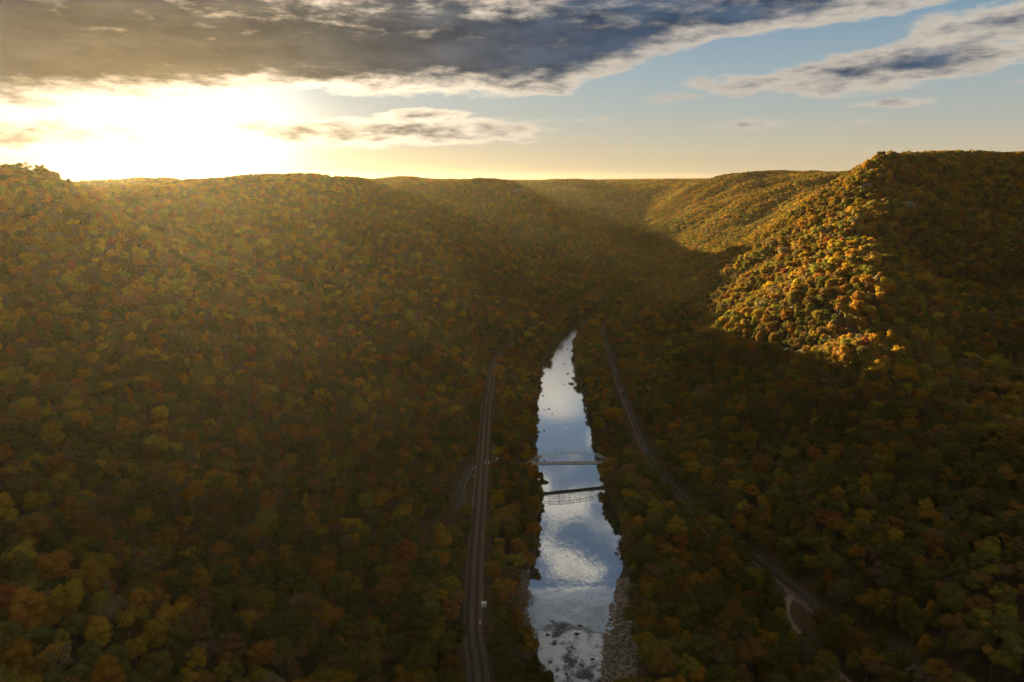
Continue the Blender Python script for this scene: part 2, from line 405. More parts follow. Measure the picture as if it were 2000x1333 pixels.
def foliage_material():
    m_, g, out = material('autumn_foliage')
    at = g.new('ShaderNodeAttribute', attribute_type='INSTANCER', attribute_name='tint')
    tint = at.outputs['Color']
    tc = g.new('ShaderNodeTexCoord').outputs['Object']
    n = g.noise(tc, 0.45, 3.0, 0.6)
    n2 = g.noise(tc, 2.2, 2.0, 0.6)
    hs = g.new('ShaderNodeHueSaturation')
    g.put(hs.inputs['Color'], tint)
    g.put(hs.inputs['Hue'], g.m('ADD', 0.5, g.m('MULTIPLY', g.m('SUBTRACT', n, 0.5), 0.07)))
    g.put(hs.inputs['Value'], g.m('ADD', 0.68, g.m('ADD', g.m('MULTIPLY', n2, 0.35), g.m('MULTIPLY', n, 0.35))))
    c = hs.outputs[0]
    df = g.new('ShaderNodeBsdfDiffuse'); g.put(df.inputs[0], c)
    tr = g.new('ShaderNodeBsdfTranslucent')
    g.put(tr.inputs[0], g.mix(1.0, c, (1.25, 1.05, 0.5), 'MULTIPLY'))
    mx = g.new('ShaderNodeMixShader'); mx.inputs[0].default_value = 0.25
    g.l.new(df.outputs[0], mx.inputs[1]); g.l.new(tr.outputs[0], mx.inputs[2])
    g.l.new(mx.outputs[0], out.inputs[0]); return m_
M_LEAF = foliage_material()
M_BARK = simple('bark', (0.11, 0.09, 0.07), 0.9, var=0.5, scale=1.5, bump=0.4)

def forest_floor_material():
    m_, g, out = material('forest_floor')
    geo = g.new('ShaderNodeNewGeometry').outputs['Position']
    x, y, z = g.sep(geo)
    n = g.noise(geo, 0.03, 6.0, 0.65); n2 = g.noise(geo, 0.35, 5.0, 0.65)
    c = g.mix(g.ss(n2, 0.3, 0.7), (0.045, 0.032, 0.016), (0.085, 0.052, 0.024))
    c = g.mix(g.ss(n, 0.5, 0.7), c, (0.035, 0.042, 0.014))
    # bare gravelly shore
    near_ = g.ss(y, 560.0, 470.0)
    c = g.mix(g.m('MULTIPLY', near_, g.ss(g.m('ADD', z, g.m('MULTIPLY', n2, 2.0)), 4.4, 2.6)), c, g.mix(n2, (0.085, 0.066, 0.048), (0.045, 0.036, 0.028)))
    b = g.new('ShaderNodeBsdfPrincipled'); g.put(b.inputs['Base Color'], c); b.inputs['Roughness'].default_value = 0.95
    b.inputs['Specular IOR Level'].default_value = 0.1
    bp = g.new('ShaderNodeBump'); bp.inputs['Strength'].default_value = 0.8; bp.inputs['Distance'].default_value = 1.0
    g.put(bp.inputs['Height'], n2); g.l.new(bp.outputs[0], b.inputs['Normal'])
    g.l.new(b.outputs[0], out.inputs[0]); return m_

# ------------------------------------------------------------------ ground sheet
def axis(core, near, lo, hi, grow=1.18):
    a, b = core
    mid = list(np.arange(a, b + 0.1, near))
    up = []; s = near; v = mid[-1]
    while v < hi: s *= grow; v += s; up.append(v)
    dn = []; s = near; v = mid[0]
    while v > lo: s *= grow; v -= s; dn.append(v)
    return np.array(dn[::-1] + mid + up)
gx = np.unique(np.concatenate([axis((-1500, 1700), 13.0, -12000, 12000), np.arange(-70, 260, 4.3)]))
gy = np.unique(np.concatenate([axis((150, 3500), 13.0, -4000, 14000), np.arange(340, 720, 5.1)]))
GX, GY = np.meshgrid(gx, gy)
GZ = ground(GX, GY)
nx, ny = len(gx), len(gy)
idx = np.arange(nx * ny).reshape(ny, nx)
quads = np.stack([idx[:-1, :-1], idx[:-1, 1:], idx[1:, 1:], idx[1:, :-1]], -1).reshape(-1, 4)
me = mesh_np('ground', np.stack([GX.ravel(), GY.ravel(), GZ.ravel()], -1), quads, (forest_floor_material(),), smooth=True)
tag(link('ground', me), kind='structure')

# ------------------------------------------------------------------ river
def water_material():
    m_, g, out = material('river_water')
    pos = g.new('ShaderNodeNewGeometry').outputs['Position']
    at = g.new('ShaderNodeAttribute', attribute_name='foam').outputs['Fac']
    rough_at = g.new('ShaderNodeAttribute', attribute_name='chop').outputs['Fac']
    st = g.vm('MULTIPLY', pos, (1.0, 0.55, 1.0))
    w1 = g.noise(st, 0.22, 4.0, 0.6, 0.6); w2 = g.noise(st, 1.1, 3.0, 0.6, 0.5)
    h = g.m('ADD', g.m('MULTIPLY', w1, g.m('ADD', 0.045, g.m('MULTIPLY', rough_at, 1.6))), g.m('MULTIPLY', w2, g.m('ADD', 0.005, g.m('MULTIPLY', rough_at, 0.45))))
    bp = g.new('ShaderNodeBump'); bp.inputs['Strength'].default_value = 1.0; bp.inputs['Distance'].default_value = 1.0
    g.put(bp.inputs['Height'], h)
    gl = g.new('ShaderNodeBsdfGlossy'); gl.inputs[0].default_value = (0.86, 0.90, 0.95, 1)
    g.put(gl.inputs['Roughness'], g.m('ADD', 0.03, g.m('MULTIPLY', rough_at, 0.12))); g.l.new(bp.outputs[0], gl.inputs['Normal'])
    df = g.new('ShaderNodeBsdfDiffuse'); df.inputs[0].default_value = (0.035, 0.045, 0.035, 1); g.l.new(bp.outputs[0], df.inputs['Normal'])
    fr = g.new('ShaderNodeFresnel'); fr.inputs[0].default_value = 2.6; g.l.new(bp.outputs[0], fr.inputs['Normal'])
    mx = g.new('ShaderNodeMixShader'); g.put(mx.inputs[0], g.m('MULTIPLY', fr.outputs[0], g.ss(rough_at, 1.1, 0.0, 0.25, 2.8), clamp=True))
    g.l.new(df.outputs[0], mx.inputs[1]); g.l.new(gl.outputs[0], mx.inputs[2])
    # white water
    fw = g.vm('ADD', pos, g.vm('SCALE', g.vm('SUBTRACT', g.noise(pos, 0.35, 3.0, 0.6, col=True), (0.5, 0.5, 0.5)), sc=5.0))
    fn = g.noise(g.vm('MULTIPLY', fw, (1.5, 0.55, 1.0)), 0.75, 9.0, 0.74, 2.2)
    thr = g.m('SUBTRACT', 0.86, g.m('MULTIPLY', at, 0.60))
    f = g.ss(g.m('SUBTRACT', fn, thr), -0.05, 0.20)
    f = g.m('MULTIPLY', f, g.ss(at, 0.02, 0.2))
    fc = g.mix(g.ss(g.noise(g.vm('MULTIPLY', fw, (1.3, 0.7, 1.0)), 0.9, 8.0, 0.78, 2.0), 0.42, 0.60), (0.30, 0.36, 0.31), (0.96, 0.96, 0.93))
    fd = g.new('ShaderNodeBsdfDiffuse'); g.put(fd.inputs[0], fc)
    bp2 = g.new('ShaderNodeBump'); bp2.inputs['Strength'].default_value = 1.0; bp2.inputs['Distance'].default_value = 1.5
    g.put(bp2.inputs['Height'], fn); g.l.new(bp2.outputs[0], fd.inputs['Normal'])
    fg = g.new('ShaderNodeBsdfGlossy'); fg.inputs[0].default_value = (1, 1, 1, 1); fg.inputs['Roughness'].default_value = 0.55; g.l.new(bp2.outputs[0], fg.inputs['Normal'])
    fm = g.new('ShaderNodeMixShader'); fm.inputs[0].default_value = 0.60; g.l.new(fd.outputs[0], fm.inputs[1]); g.l.new(fg.outputs[0], fm.inputs[2])
    m2 = g.new('ShaderNodeMixShader'); g.put(m2.inputs[0], f); g.l.new(mx.outputs[0], m2.inputs[1]); g.l.new(fm.outputs[0], m2.inputs[2])
    g.l.new(m2.outputs[0], out.inputs[0]); return m_
def rapids(x, y):
    """0..1 roughness of the rapid at the foot of the view"""
    u = (x - bankL(y)) / np.maximum(bankR(y) - bankL(y), 1)
    lip = 420 - 26 * np.abs(u - 0.40) - 8 * (fbm(x / 9., y / 9., 4, 2) - 0.5)
    return np.clip((lip - y) / 6, 0, 1) * (1 - sstep(u, 0.86, 1.0)) * sstep(u, -0.02, 0.10), u
def build_river():
    ys = np.concatenate([np.arange(-600, 250, 25.), np.arange(250, 330, 2.), np.arange(330, 465, 0.7), np.arange(465, 900, 4.), np.arange(900, 3200, 12.)])
    nu = 90
    us = np.linspace(-0.12, 1.12, nu)
    L_ = bankL(ys); R_ = bankR(ys)
    X = L_[:, None] + (R_ - L_)[:, None] * us[None, :]; Y = np.repeat(ys[:, None], nu, 1)
    rap, u = rapids(X, Y)
    n1 = fbm(X / 5.0, Y / 4.0, 61, 4, 0.55) - 0.5; n2 = fbm(X / 1.9, Y / 1.9, 67, 2) - 0.5
    ridged = 1 - 2 * np.abs(fbm(X / 7.0, Y / 5.0, 81, 3) - 0.5)
    pre = sstep(Y, 462, 430) * (1 - rap)
    Z = 0.0 + rap * (n1 * 3.2 + n2 * 0.9 + (ridged - 0.8) * 2.0 - 0.3) + pre * n1 * 0.35
    Z -= np.clip((415 - Y) / 60, 0, 1.2) * 0.8 * (Y < 415)
    me = mesh_np('river', np.stack([X.ravel(), Y.ravel(), Z.ravel()], -1),
                 (lambda i: np.stack([i[:-1, :-1], i[:-1, 1:], i[1:, 1:], i[1:, :-1]], -1).reshape(-1, 4))(np.arange(X.size).reshape(X.shape)), (water_material(),), smooth=True)
    foam = rap * (0.88 + 0.75 * (fbm(X / 6., Y / 9., 91, 3) - 0.5) * 2 + 0.45 * np.clip(n1 * 2, -1, 1))
    foam *= 1 - 0.55 * sstep(Y, 402, 418) * (1 - sstep(np.abs(u - 0.42), 0.0, 0.16))
    # riffles upstream
    for cx, cy, rx, ry, s_ in ((68, 800, 16, 14, 0.50), (90, 935, 12, 16, 0.42), (80, 865, 10, 10, 0.3), (60, 1150, 25, 40, 0.40), (105, 1230, 22, 40, 0.46), (140, 1350, 25, 60, 0.52), (180, 1480, 25, 60, 0.55), (35, 440, 13, 8, 0.42), (70, 985, 30, 30, 0.3)):
        foam = np.maximum(foam, s_ * np.clip(1.3 - np.hypot((X - cx) / rx, (Y - cy) / ry), 0, 1))
    chop = np.clip(rap + pre * 0.42 * (0.5 + fbm(X / 12., Y / 12., 8, 3)) + 0.25 * sstep(Y, 1080, 1300) + 0.06 * sstep(Y, 830, 1000), 0, 1)
    for nm, arr in (('foam', foam), ('chop', chop)):
        a = me.attributes.new(nm, 'FLOAT', 'POINT'); a.data.foreach_set('value', np.clip(arr, 0, 1.2).astype(np.float32).ravel())
    tag(link('river', me), kind='structure')
build_river()

# ------------------------------------------------------------------ ballast, rails, roads
def offset_line(L, off):
    t = np.gradient(L, axis=0); t /= np.linalg.norm(t, axis=1)[:, None] + 1e-9
    nrm = np.stack([t[:, 1], -t[:, 0]], -1)                    # to the side of increasing x
    return L + nrm * off
def ribbon(name, L, offs, zs, mat, parent=None):
    rows = [np.concatenate([offset_line(L, o), np.full((len(L), 1), z)], 1) for o, z in zip(offs, zs)]
    V = np.stack(rows, 1).reshape(-1, 3); k = len(offs); n = len(L)
    i = np.arange(n * k).reshape(n, k)
    q = np.stack([i[:-1, :-1], i[:-1, 1:], i[1:, 1:], i[1:, :-1]], -1).reshape(-1, 4)
    return link(name, mesh_np(name, V, q, (mat,)), parent)
def ballast_material():
    m_, g, out = material('ballast')
    pos = g.new('ShaderNodeNewGeometry').outputs['Position']
    n = g.noise(g.vm('MULTIPLY', pos, (1.0, 0.12, 1.0)), 0.35, 5.0, 0.65); n2 = g.noise(pos, 2.5, 4.0, 0.7)
    c = g.mix(g.ss(n, 0.35, 0.68), (0.115, 0.078, 0.056), (0.058, 0.042, 0.032))
    c = g.mix(g.m('MULTIPLY', n2, 0.55), c, (0.14, 0.11, 0.09))
    b = g.new('ShaderNodeBsdfPrincipled'); g.put(b.inputs['Base Color'], c); b.inputs['Roughness'].default_value = 0.95
    bp = g.new('ShaderNodeBump'); bp.inputs['Distance'].default_value = 0.15; g.put(bp.inputs['Height'], n2); g.l.new(bp.outputs[0], b.inputs['Normal'])
    g.l.new(b.outputs[0], out.inputs[0]); return m_
M_BALLAST = ballast_material()
M_RAIL = simple('worn_rail_steel', (0.32, 0.25, 0.20), 0.45, 0.6, var=0.3)
M_TIE = simple('creosote_sleeper', (0.055, 0.038, 0.028), 0.9, var=0.4, scale=2)
M_ASPHALT = simple('asphalt', (0.065, 0.062, 0.060), 0.9, var=0.25, scale=0.5, bump=0.2)
M_DIRT = simple('dirt_road', (0.24, 0.17, 0.115), 0.95, var=0.3, scale=0.4, bump=0.3)
M_PAINT_W = simple('white_paint', (0.80, 0.78, 0.74), 0.6, var=0.08)
M_YEL = simple('yellow_paint', (0.70, 0.45, 0.03), 0.6, var=0.1)
M_STEEL = simple('galvanised_steel', (0.45, 0.46, 0.47), 0.5, 0.5, var=0.2)
M_BRIDGE = simple('silver_bridge_paint', (0.58, 0.60, 0.63), 0.5, 0.2, var=0.3, scale=0.25, col2=(0.40, 0.38, 0.37))
M_GIRDER = simple('weathered_girder', (0.16, 0.13, 0.115), 0.8, 0.1, var=0.35, scale=0.4)
M_CONC = simple('concrete', (0.34, 0.31, 0.27), 0.9, var=0.3, scale=0.3, bump=0.3)
M_DECK = simple('timber_deck', (0.30, 0.23, 0.175), 0.85, var=0.3, scale=0.8)

s1 = LT[(LT[:, 1] > -350)]
b1 = ribbon('railway_bed', s1, (-9.5, -7.3, 4.6, 7.2), (14.6, 15.18, 15.18, 14.4), M_BALLAST); tag(b1, kind='structure')
s2 = RT[(RT[:, 1] > 0)]
b2 = ribbon('railway_bed', s2, (-7.5, -2.3, 2.3, 4.5), (14.75, 15.18, 15.18, 14.6), M_BALLAST); tag(b2, kind='structure')
def track(L, off, label, z=15.2, gauge=1.435, maxy=1250, miny=300):
    root = empty('railway_track', (float(L[0, 0]) * 0, 0, 0))
    tag(root, label, 'railway track', 'railway tracks along the gorge floor')
    C = offset_line(L, off)
    for sgn in (-1, 1):
        c = offset_line(C, sgn * gauge / 2)
        w = 0.055
        a = offset_line(c, -w); b = offset_line(c, w)
        n = len(c); zt = z + 0.38
        V = np.concatenate([np.c_[a, np.full(n, z)], np.c_[a, np.full(n, zt)], np.c_[b, np.full(n, zt)], np.c_[b, np.full(n, z)]])
        i = np.arange(n - 1)
        F = np.concatenate([np.stack([i + k * n, i + 1 + k * n, i + 1 + (k + 1) * n, i + (k + 1) * n], -1) for k in range(3)])
        link('rail', mesh_np('rail', V, F, (M_RAIL,)), root)
    # sleepers : one stuff part (several thousand, each under a pixel)
    seg = np.linalg.norm(np.diff(C, axis=0), axis=1); cum = np.concatenate([[0], np.cumsum(seg)])
    s = np.arange(0, cum[-1], 0.75)
    px = np.interp(s, cum, C[:, 0]); py = np.interp(s, cum, C[:, 1])
    tx = np.gradient(px); ty = np.gradient(py); nn = np.hypot(tx, ty); tx /= nn; ty /= nn
    k = (py > miny) & (py < maxy); px, py, tx, ty = px[k], py[k], tx[k], ty[k]
    hw, hl = 0.13, 1.35
    cs = []
    for sz in (z - 0.02, z + 0.16):
        for a_, b_ in ((-1, -1), (1, -1), (1, 1), (-1, 1)):
            cs.append(np.stack([px + tx * hw * a_ + ty * hl * b_, py + ty * hw * a_ - tx * hl * b_, np.full(len(px), sz)], -1))
    V = np.stack(cs, 1).reshape(-1, 3); base = np.arange(len(px))[:, None] * 8
    F = np.concatenate([base + np.array(q)[None] for q in ((4, 5, 6, 7), (0, 1, 5, 4), (1, 2, 6, 5), (2, 3, 7, 6), (3, 0, 4, 7))])
    tag(link('sleepers', mesh_np('sleepers', V, F, (M_TIE,)), root), kind='stuff')
    return root
track(s1, -4.6, 'railway track on the double-track bed, the line nearer the wooded slope and road bend')
track(s1, 1.0, 'railway track on the double-track bed, the line nearer the river')
track(s2, 0.0, 'single railway track curving under the long coal train')

rd = RD
r1 = ribbon('road', rd, (-3.2, 3.2), (15.24, 15.24), M_ASPHALT); tag(r1, kind='structure')
r2 = ribbon('road', RD2, (-2.6, 2.6), (14.92, 14.92), M_DIRT); tag(r2, kind='structure')
# crossing: concrete panels between the rails
for i, (cx, lab) in enumerate(((-24.2, 'pale striped crossing panel by the river-side rails at the road crossing'), (-27.6, 'pale crossing panel between rails on the road crossing, next to the river-side one'))):
    root = empty('rail_crossing', (cx, 657.5, 15.25)); tag(root, lab, 'crossing panel', 'crossing panels set in the railway')
    MB().box((0, 0, 0.2), (0.9, 6.0, 0.36)).build('panel', M_CONC, root)
    MB().box((0, 0, 0.39), (0.35, 5.6, 0.03)).build('stripe', M_PAINT_W, root)

# guard rail along the road bend
def guardrail():
    L = offset_line(RD, 3.8)
    k = (RD[:, 1] < 652) & (RD[:, 1] > 540)
    L = L[k]
    if np.mean(np.abs(L[:, 0])) > np.mean(np.abs(RD[k][:, 0])): L = offset_line(RD, -3.8)[k]
    root = empty('guard_rail', (float(L[0, 0]), float(L[0, 1]), 15.0))
    tag(root, 'pale steel guard rail curving along the road beside the railway', 'guard rail')
    ox, oy = float(L[0, 0]), float(L[0, 1])
    n = len(L)
    V = np.concatenate([np.c_[L[:, 0] - ox, L[:, 1] - oy, np.full(n, 0.55)], np.c_[L[:, 0] - ox, L[:, 1] - oy, np.full(n, 0.95)],
                        np.c_[L[:, 0] - ox + .14, L[:, 1] - oy, np.full(n, 0.97)], np.c_[L[:, 0] - ox + .14, L[:, 1] - oy, np.full(n, 0.55)]])
    i = np.arange(n - 1); F = np.concatenate([np.stack([i + a * n, i + 1 + a * n, i + 1 + b * n, i + b * n], -1) for a, b in ((0, 1), (1, 2), (2, 3))])
    link('beam', mesh_np('beam', V, F, (M_STEEL,)), root)
    pm = MB().box((0, 0, 0.45), (0.15, 0.15, 0.9)).mesh('post', M_STEEL)
    for j in range(0, n, 2):
        p = link('post', pm, root); p.location = (L[j, 0] - ox + .25, L[j, 1] - oy, 0)
guardrail()

# ------------------------------------------------------------------ truss bridge
def truss_bridge():
    a = Vector((17.0, 647.0, 18.0)); b = Vector((103.0, 658.0, 14.0))
    d = b - a; L = d.length; rz = math.atan2(d.y, d.x)
    root = empty('truss_bridge', a); root.rotation_euler = (0, -math.asin(d.z / L), rz)
    tag(root, 'silver steel truss bridge with curved top chord spanning the river', 'bridge')
    n = 8; p = L / n; hs = [0, 7.4, 9.9, 11.4, 11.4, 11.4, 9.9, 7.4, 0]; W = 5.6
    for side in (0, W):
        t = MB()
        for i in range(n): t.bar((i * p, side, hs[i] + 0.3), ((i + 1) * p, side, hs[i + 1] + 0.3), 0.46, 0.46)
        t.build('top_chord', M_BRIDGE, root)
        MB().bar((0, side, 0.1), (L, side, 0.1), 0.4, 0.5).build('bottom_chord', M_BRIDGE, root)
        for i in range(1, n):
            MB().bar((i * p, side, 0.35), (i * p, side, hs[i] + 0.1), 0.26).build('vertical', M_BRIDGE, root)
        for i in range(1, n - 1):
            if i < n // 2: q = ((i * p, side, hs[i]), ((i + 1) * p, side, 0.35))
            else: q = ((i * p, side, 0.35), ((i + 1) * p, side, hs[i + 1]))
            MB().bar(q[0], q[1], 0.17).build('diagonal', M_BRIDGE, root)
            if 2 <= i <= 5:
                if i < n // 2: q = ((i * p, side, 0.35), ((i + 1) * p, side, hs[i + 1]))
                else: q = ((i * p, side, hs[i]), ((i + 1) * p, side, 0.35))
                MB().bar(q[0], q[1], 0.11).build('counter_diagonal', M_BRIDGE, root)
        rl = MB()
        for h in (0.55, 1.0): rl.bar((0, side + (0.4 if side == 0 else -0.4), h), (L, side + (0.4 if side == 0 else -0.4), h), 0.07)
        for k in range(33): rl.box((k * L / 32, side + (0.4 if side == 0 else -0.4), 0.5), (0.08, 0.08, 1.0))
        rl.build('railing', M_BRIDGE, root)
    for i in range(1, n):
        MB().bar((i * p, 0, hs[i] + 0.3), (i * p, W, hs[i] + 0.3), 0.24).build('top_strut', M_BRIDGE, root)
        if i < n - 1:
            MB().bar((i * p, 0, hs[i] + 0.3), ((i + 1) * p, W, hs[i + 1] + 0.3), 0.10).bar((i * p, W, hs[i] + 0.3), ((i + 1) * p, 0, hs[i + 1] + 0.3), 0.10).build('wind_brace', M_BRIDGE, root)
        MB().bar((i * p, 0, -0.35), (i * p, W, -0.35), 0.3, 0.7).build('floor_beam', M_GIRDER, root)
    MB().box((L / 2, W / 2, 0.02), (L + 10, W - 1.0, 0.24)).build('deck', M_DECK, root)
    g_ = MB()
    for y in (0.9, 1.9, 2.8, 3.7, 4.7): g_.box((L / 2, y, -0.42), (L, 0.2, 0.6))
    g_.build('stringers', M_GIRDER, root)
    for y in (-0.02, W + 0.02): MB().box((L / 2, y, -0.55), (L, 0.22, 0.75)).build('edge_girder', M_GIRDER, root)
    for x in (1.5, L - 2.0):
        ab = MB(); ab.box((x, W / 2, -6.8), (3.0, W + 2.2, 12.0)); ab.box((x, W / 2, -0.85), (3.6, W + 2.6, 0.25))
        ab.build('abutment', M_CONC, root)
    return root
truss_bridge()
ap = np.array([(9., 660.), (11., 672.), (12., 688.), (14.5, 692.), (20.5, 693.)])
tag(ribbon('road', smooth_line([(6, 657.5), (10, 655), (14, 652), (19, 650.0)], 3), (-2.4, 2.4), (15.7, 15.7), M_ASPHALT), kind='structure')

# ------------------------------------------------------------------ coal train
M_HOP = simple('hopper_steel', (0.075, 0.060, 0.055), 0.75, 0.2, var=0.35, scale=0.5, col2=(0.10, 0.055, 0.035))
M_HOPR = simple('rusty_hopper_steel', (0.14, 0.075, 0.05), 0.8, 0.1, var=0.4, scale=0.6, col2=(0.075, 0.05, 0.04))
M_HOPG = simple('grey_hopper_steel', (0.30, 0.29, 0.28), 0.7, 0.2, var=0.3, scale=0.6, col2=(0.2, 0.17, 0.15))
M_COAL = simple('coal', (0.012, 0.012, 0.013), 0.55, var=0.6, scale=1.2, bump=0.9)
M_IRON = simple('cast_iron', (0.03, 0.028, 0.026), 0.7, 0.3)
def hopper_car(mat):
    L, W, z0, z1 = 15.2, 3.1, 1.15, 3.75
    root = empty('hopper_car')
    b = MB(); t = 0.09
    for s in (-1, 1):
        b.box((0, s * (W / 2 - t / 2), (z0 + z1) / 2), (L, t, z1 - z0))
        b.box((s * (L / 2 - 1.0), 0, (z0 + z1) / 2 + 0.3), (0.09, W - 2 * t, z1 - z0 - 0.6))
    for k in (-0.33, 0, 0.33):                                # sloping hopper bottoms
        x = k * L
        b.quad((x - 2.4, -W / 2 + t, z0 + .3), (x - 0.5, -W / 2 + t, 0.55), (x - 0.5, W / 2 - t, 0.55), (x - 2.4, W / 2 - t, z0 + .3))
        b.quad((x + 0.5, -W / 2 + t, 0.55), (x + 2.4, -W / 2 + t, z0 + .3), (x + 2.4, W / 2 - t, z0 + .3), (x + 0.5, W / 2 - t, 0.55))
    b.build('body', mat, root)
    rm = MB()
    for s in (-1, 1):
        rm.box((0, s * (W / 2 + 0.04), z1 + 0.04), (L, 0.2, 0.14)); rm.box((s * (L / 2 - 0.95), 0, z1 + 0.04), (0.16, W, 0.14))
    rm.build('top_rim', M_HOPG, root)
    rb = MB().box((0, 0, (z0 + z1) / 2), (0.14, 0.16, z1 - z0)).mesh('side_post', mat)
    for s in (-1, 1):
        for k in range(11):
            o = link('side_post', rb, root); o.location = (-L / 2 + 0.9 + k * (L - 1.8) / 10, s * (W / 2 + 0.08), 0)
    # heaped coal
    n = 15; m_ = 5; V = []; F = []
    rng = random.Random(3)
    for i in range(n):
        for j in range(m_):
            u = i / (n - 1) * 2 - 1; v = j / (m_ - 1) * 2 - 1
            V.append((u * (L / 2 - 1.15), v * (W / 2 - t - 0.02), z1 - 0.45 + 0.75 * (1 - v * v) * (1 - u ** 6) * (0.75 + 0.4 * rng.random())))
    for i in range(n - 1):
        for j in range(m_ - 1): F.append((i * m_ + j, (i + 1) * m_ + j, (i + 1) * m_ + j + 1, i * m_ + j + 1))
    me = bpy.data.meshes.new('coal_load'); me.from_pydata(V, [], F); me.materials.append(M_COAL); link('coal_load', me, root)
    wm = MB().cyl((0, -0.08, 0), (0, 0.08, 0), 0.45, n=12).mesh('wheel', M_IRON)
    for s in (-1, 1):
        tr = MB().box((0, 0, 0), (0.5, 2.3, 0.3))
        for q in (-1, 1): tr.box((0, q * 1.0, -0.05), (2.3, 0.16, 0.35))
        bo = tr.build('bogie', M_IRON, root); bo.location = (s * (L / 2 - 2.1), 0, 0.62)
        for q in (-1, 1):
            for e_ in (-1, 1):
                w = link('wheel', wm, bo); w.location = (q * 0.9, e_ * 0.72, -0.15)
        MB().box((s * (L / 2 + 0.25), 0, 0.85), (0.9, 0.28, 0.3)).build('coupler', M_IRON, root)
        pl = MB().box((s * (L / 2 - 0.5), 0, 1.25), (1.0, W - 0.4, 0.1)).build('end_platform', M_HOPG, root)
    return root
def copy_tree(o, parent=None):
    c = o.copy(); COL.objects.link(c); c.parent = parent
    for ch in o.children: copy_tree(ch, c)
    return c
proto = {'dark': hopper_car(M_HOP), 'rusty': hopper_car(M_HOPR), 'grey': hopper_car(M_HOPG)}
used = set()
seg = np.linalg.norm(np.diff(RT, axis=0), axis=1); cum = np.concatenate([[0], np.cumsum(seg)])
s_start = float(cum[np.argmin(np.abs(RT[:, 1] - 392))]) - 4
pitch = 16.4
rng = random.Random(12)
ORD = ['first', 'second', 'third', 'fourth', 'fifth', 'sixth', 'seventh', 'eighth', 'ninth', 'tenth', 'eleventh', 'twelfth', 'thirteenth', 'fourteenth', 'fifteenth',
       'sixteenth', 'seventeenth', 'eighteenth', 'nineteenth', 'twentieth', 'twenty-first', 'twenty-second', 'twenty-third', 'twenty-fourth', 'twenty-fifth', 'twenty-sixth', 'twenty-seventh', 'twenty-eighth', 'twenty-ninth', 'thirtieth']
cars = []
s = s_start
while True:
    px, py = np.interp(s, cum, RT[:, 0]), np.interp(s, cum, RT[:, 1])
    if py > 1262: break
    cars.append((s, px, py)); s += pitch
br_i = int(np.argmin([abs(c[2] - 700) for c in cars]))
for i, (s, px, py) in enumerate(cars):
    kind = 'rusty' if i < 9 and i % 3 != 2 else rng.choice(['dark', 'dark', 'dark', 'rusty', 'grey'])
    o = proto[kind] if kind not in used else copy_tree(proto[kind])
    used.add(kind)
    x2, y2 = np.interp(s + 4, cum, RT[:, 0]), np.interp(s + 4, cum, RT[:, 1])
    o.location = (px, py, 15.58); o.rotation_euler = (0, 0, math.atan2(y2 - py, x2 - px))
    if i < 6: lab = '%s loaded coal hopper, %s of the train counting up from the dirt road' % (kind, ORD[i])
    elif i < br_i: lab = '%s loaded coal hopper, %s in the train below the one level with the bridge' % (kind, ORD[br_i - i - 1])
    elif i == br_i: lab = '%s loaded coal hopper standing level with the truss bridge' % kind
    elif i - br_i <= 20: lab = '%s loaded coal hopper, %s in the train beyond the one level with bridge' % (kind, ORD[i - br_i - 1])
    else: lab = '%s loaded coal hopper, %s from the far vanishing end of the train' % (kind, ORD[len(cars) - 1 - i])
    tag(o, lab, 'train car', 'coal hoppers of the long train')
for k in proto:
    if k not in used:
        for ch in list(proto[k].children_recursive): bpy.data.objects.remove(ch)
        bpy.data.objects.remove(proto[k])

# ------------------------------------------------------------------ rocks
def rock_mesh(name, seed, mat, sub=2, flat=0.62):
    bm = bmesh.new(); bmesh.ops.create_icosphere(bm, subdivisions=sub, radius=1.0)
    r_ = random.Random(seed)
    planes = [(Vector((r_.gauss(0, 1), r_.gauss(0, 1), r_.gauss(0, 1))).normalized(), r_.uniform(0.55, 0.85)) for _ in range(11)]
    for v in bm.verts:
        p = v.co.copy()
        for n_, d_ in planes:
            q = p.dot(n_)
            if q > d_: p -= n_ * (q - d_) * 0.9
        p += Vector((r_.uniform(-1, 1), r_.uniform(-1, 1), r_.uniform(-1, 1))) * 0.035
        v.co = (p.x * 1.15, p.y * 0.95, p.z * flat)
    me = bpy.data.meshes.new(name); bm.to_mesh(me); bm.free(); me.materials.append(mat); return me
M_ROCK = simple('river_sandstone', (0.27, 0.215, 0.15), 0.85, var=0.65, scale=0.35, bump=0.5)
M_ROCKW = simple('wet_dark_rock', (0.055, 0.05, 0.048), 0.45, var=0.4, scale=0.8, bump=0.4)
rocks = [rock_mesh('boulder', i, M_ROCK) for i in range(6)]
rocksw = [rock_mesh('boulder', 20 + i, M_ROCKW) for i in range(6)]
rng = random.Random(5)
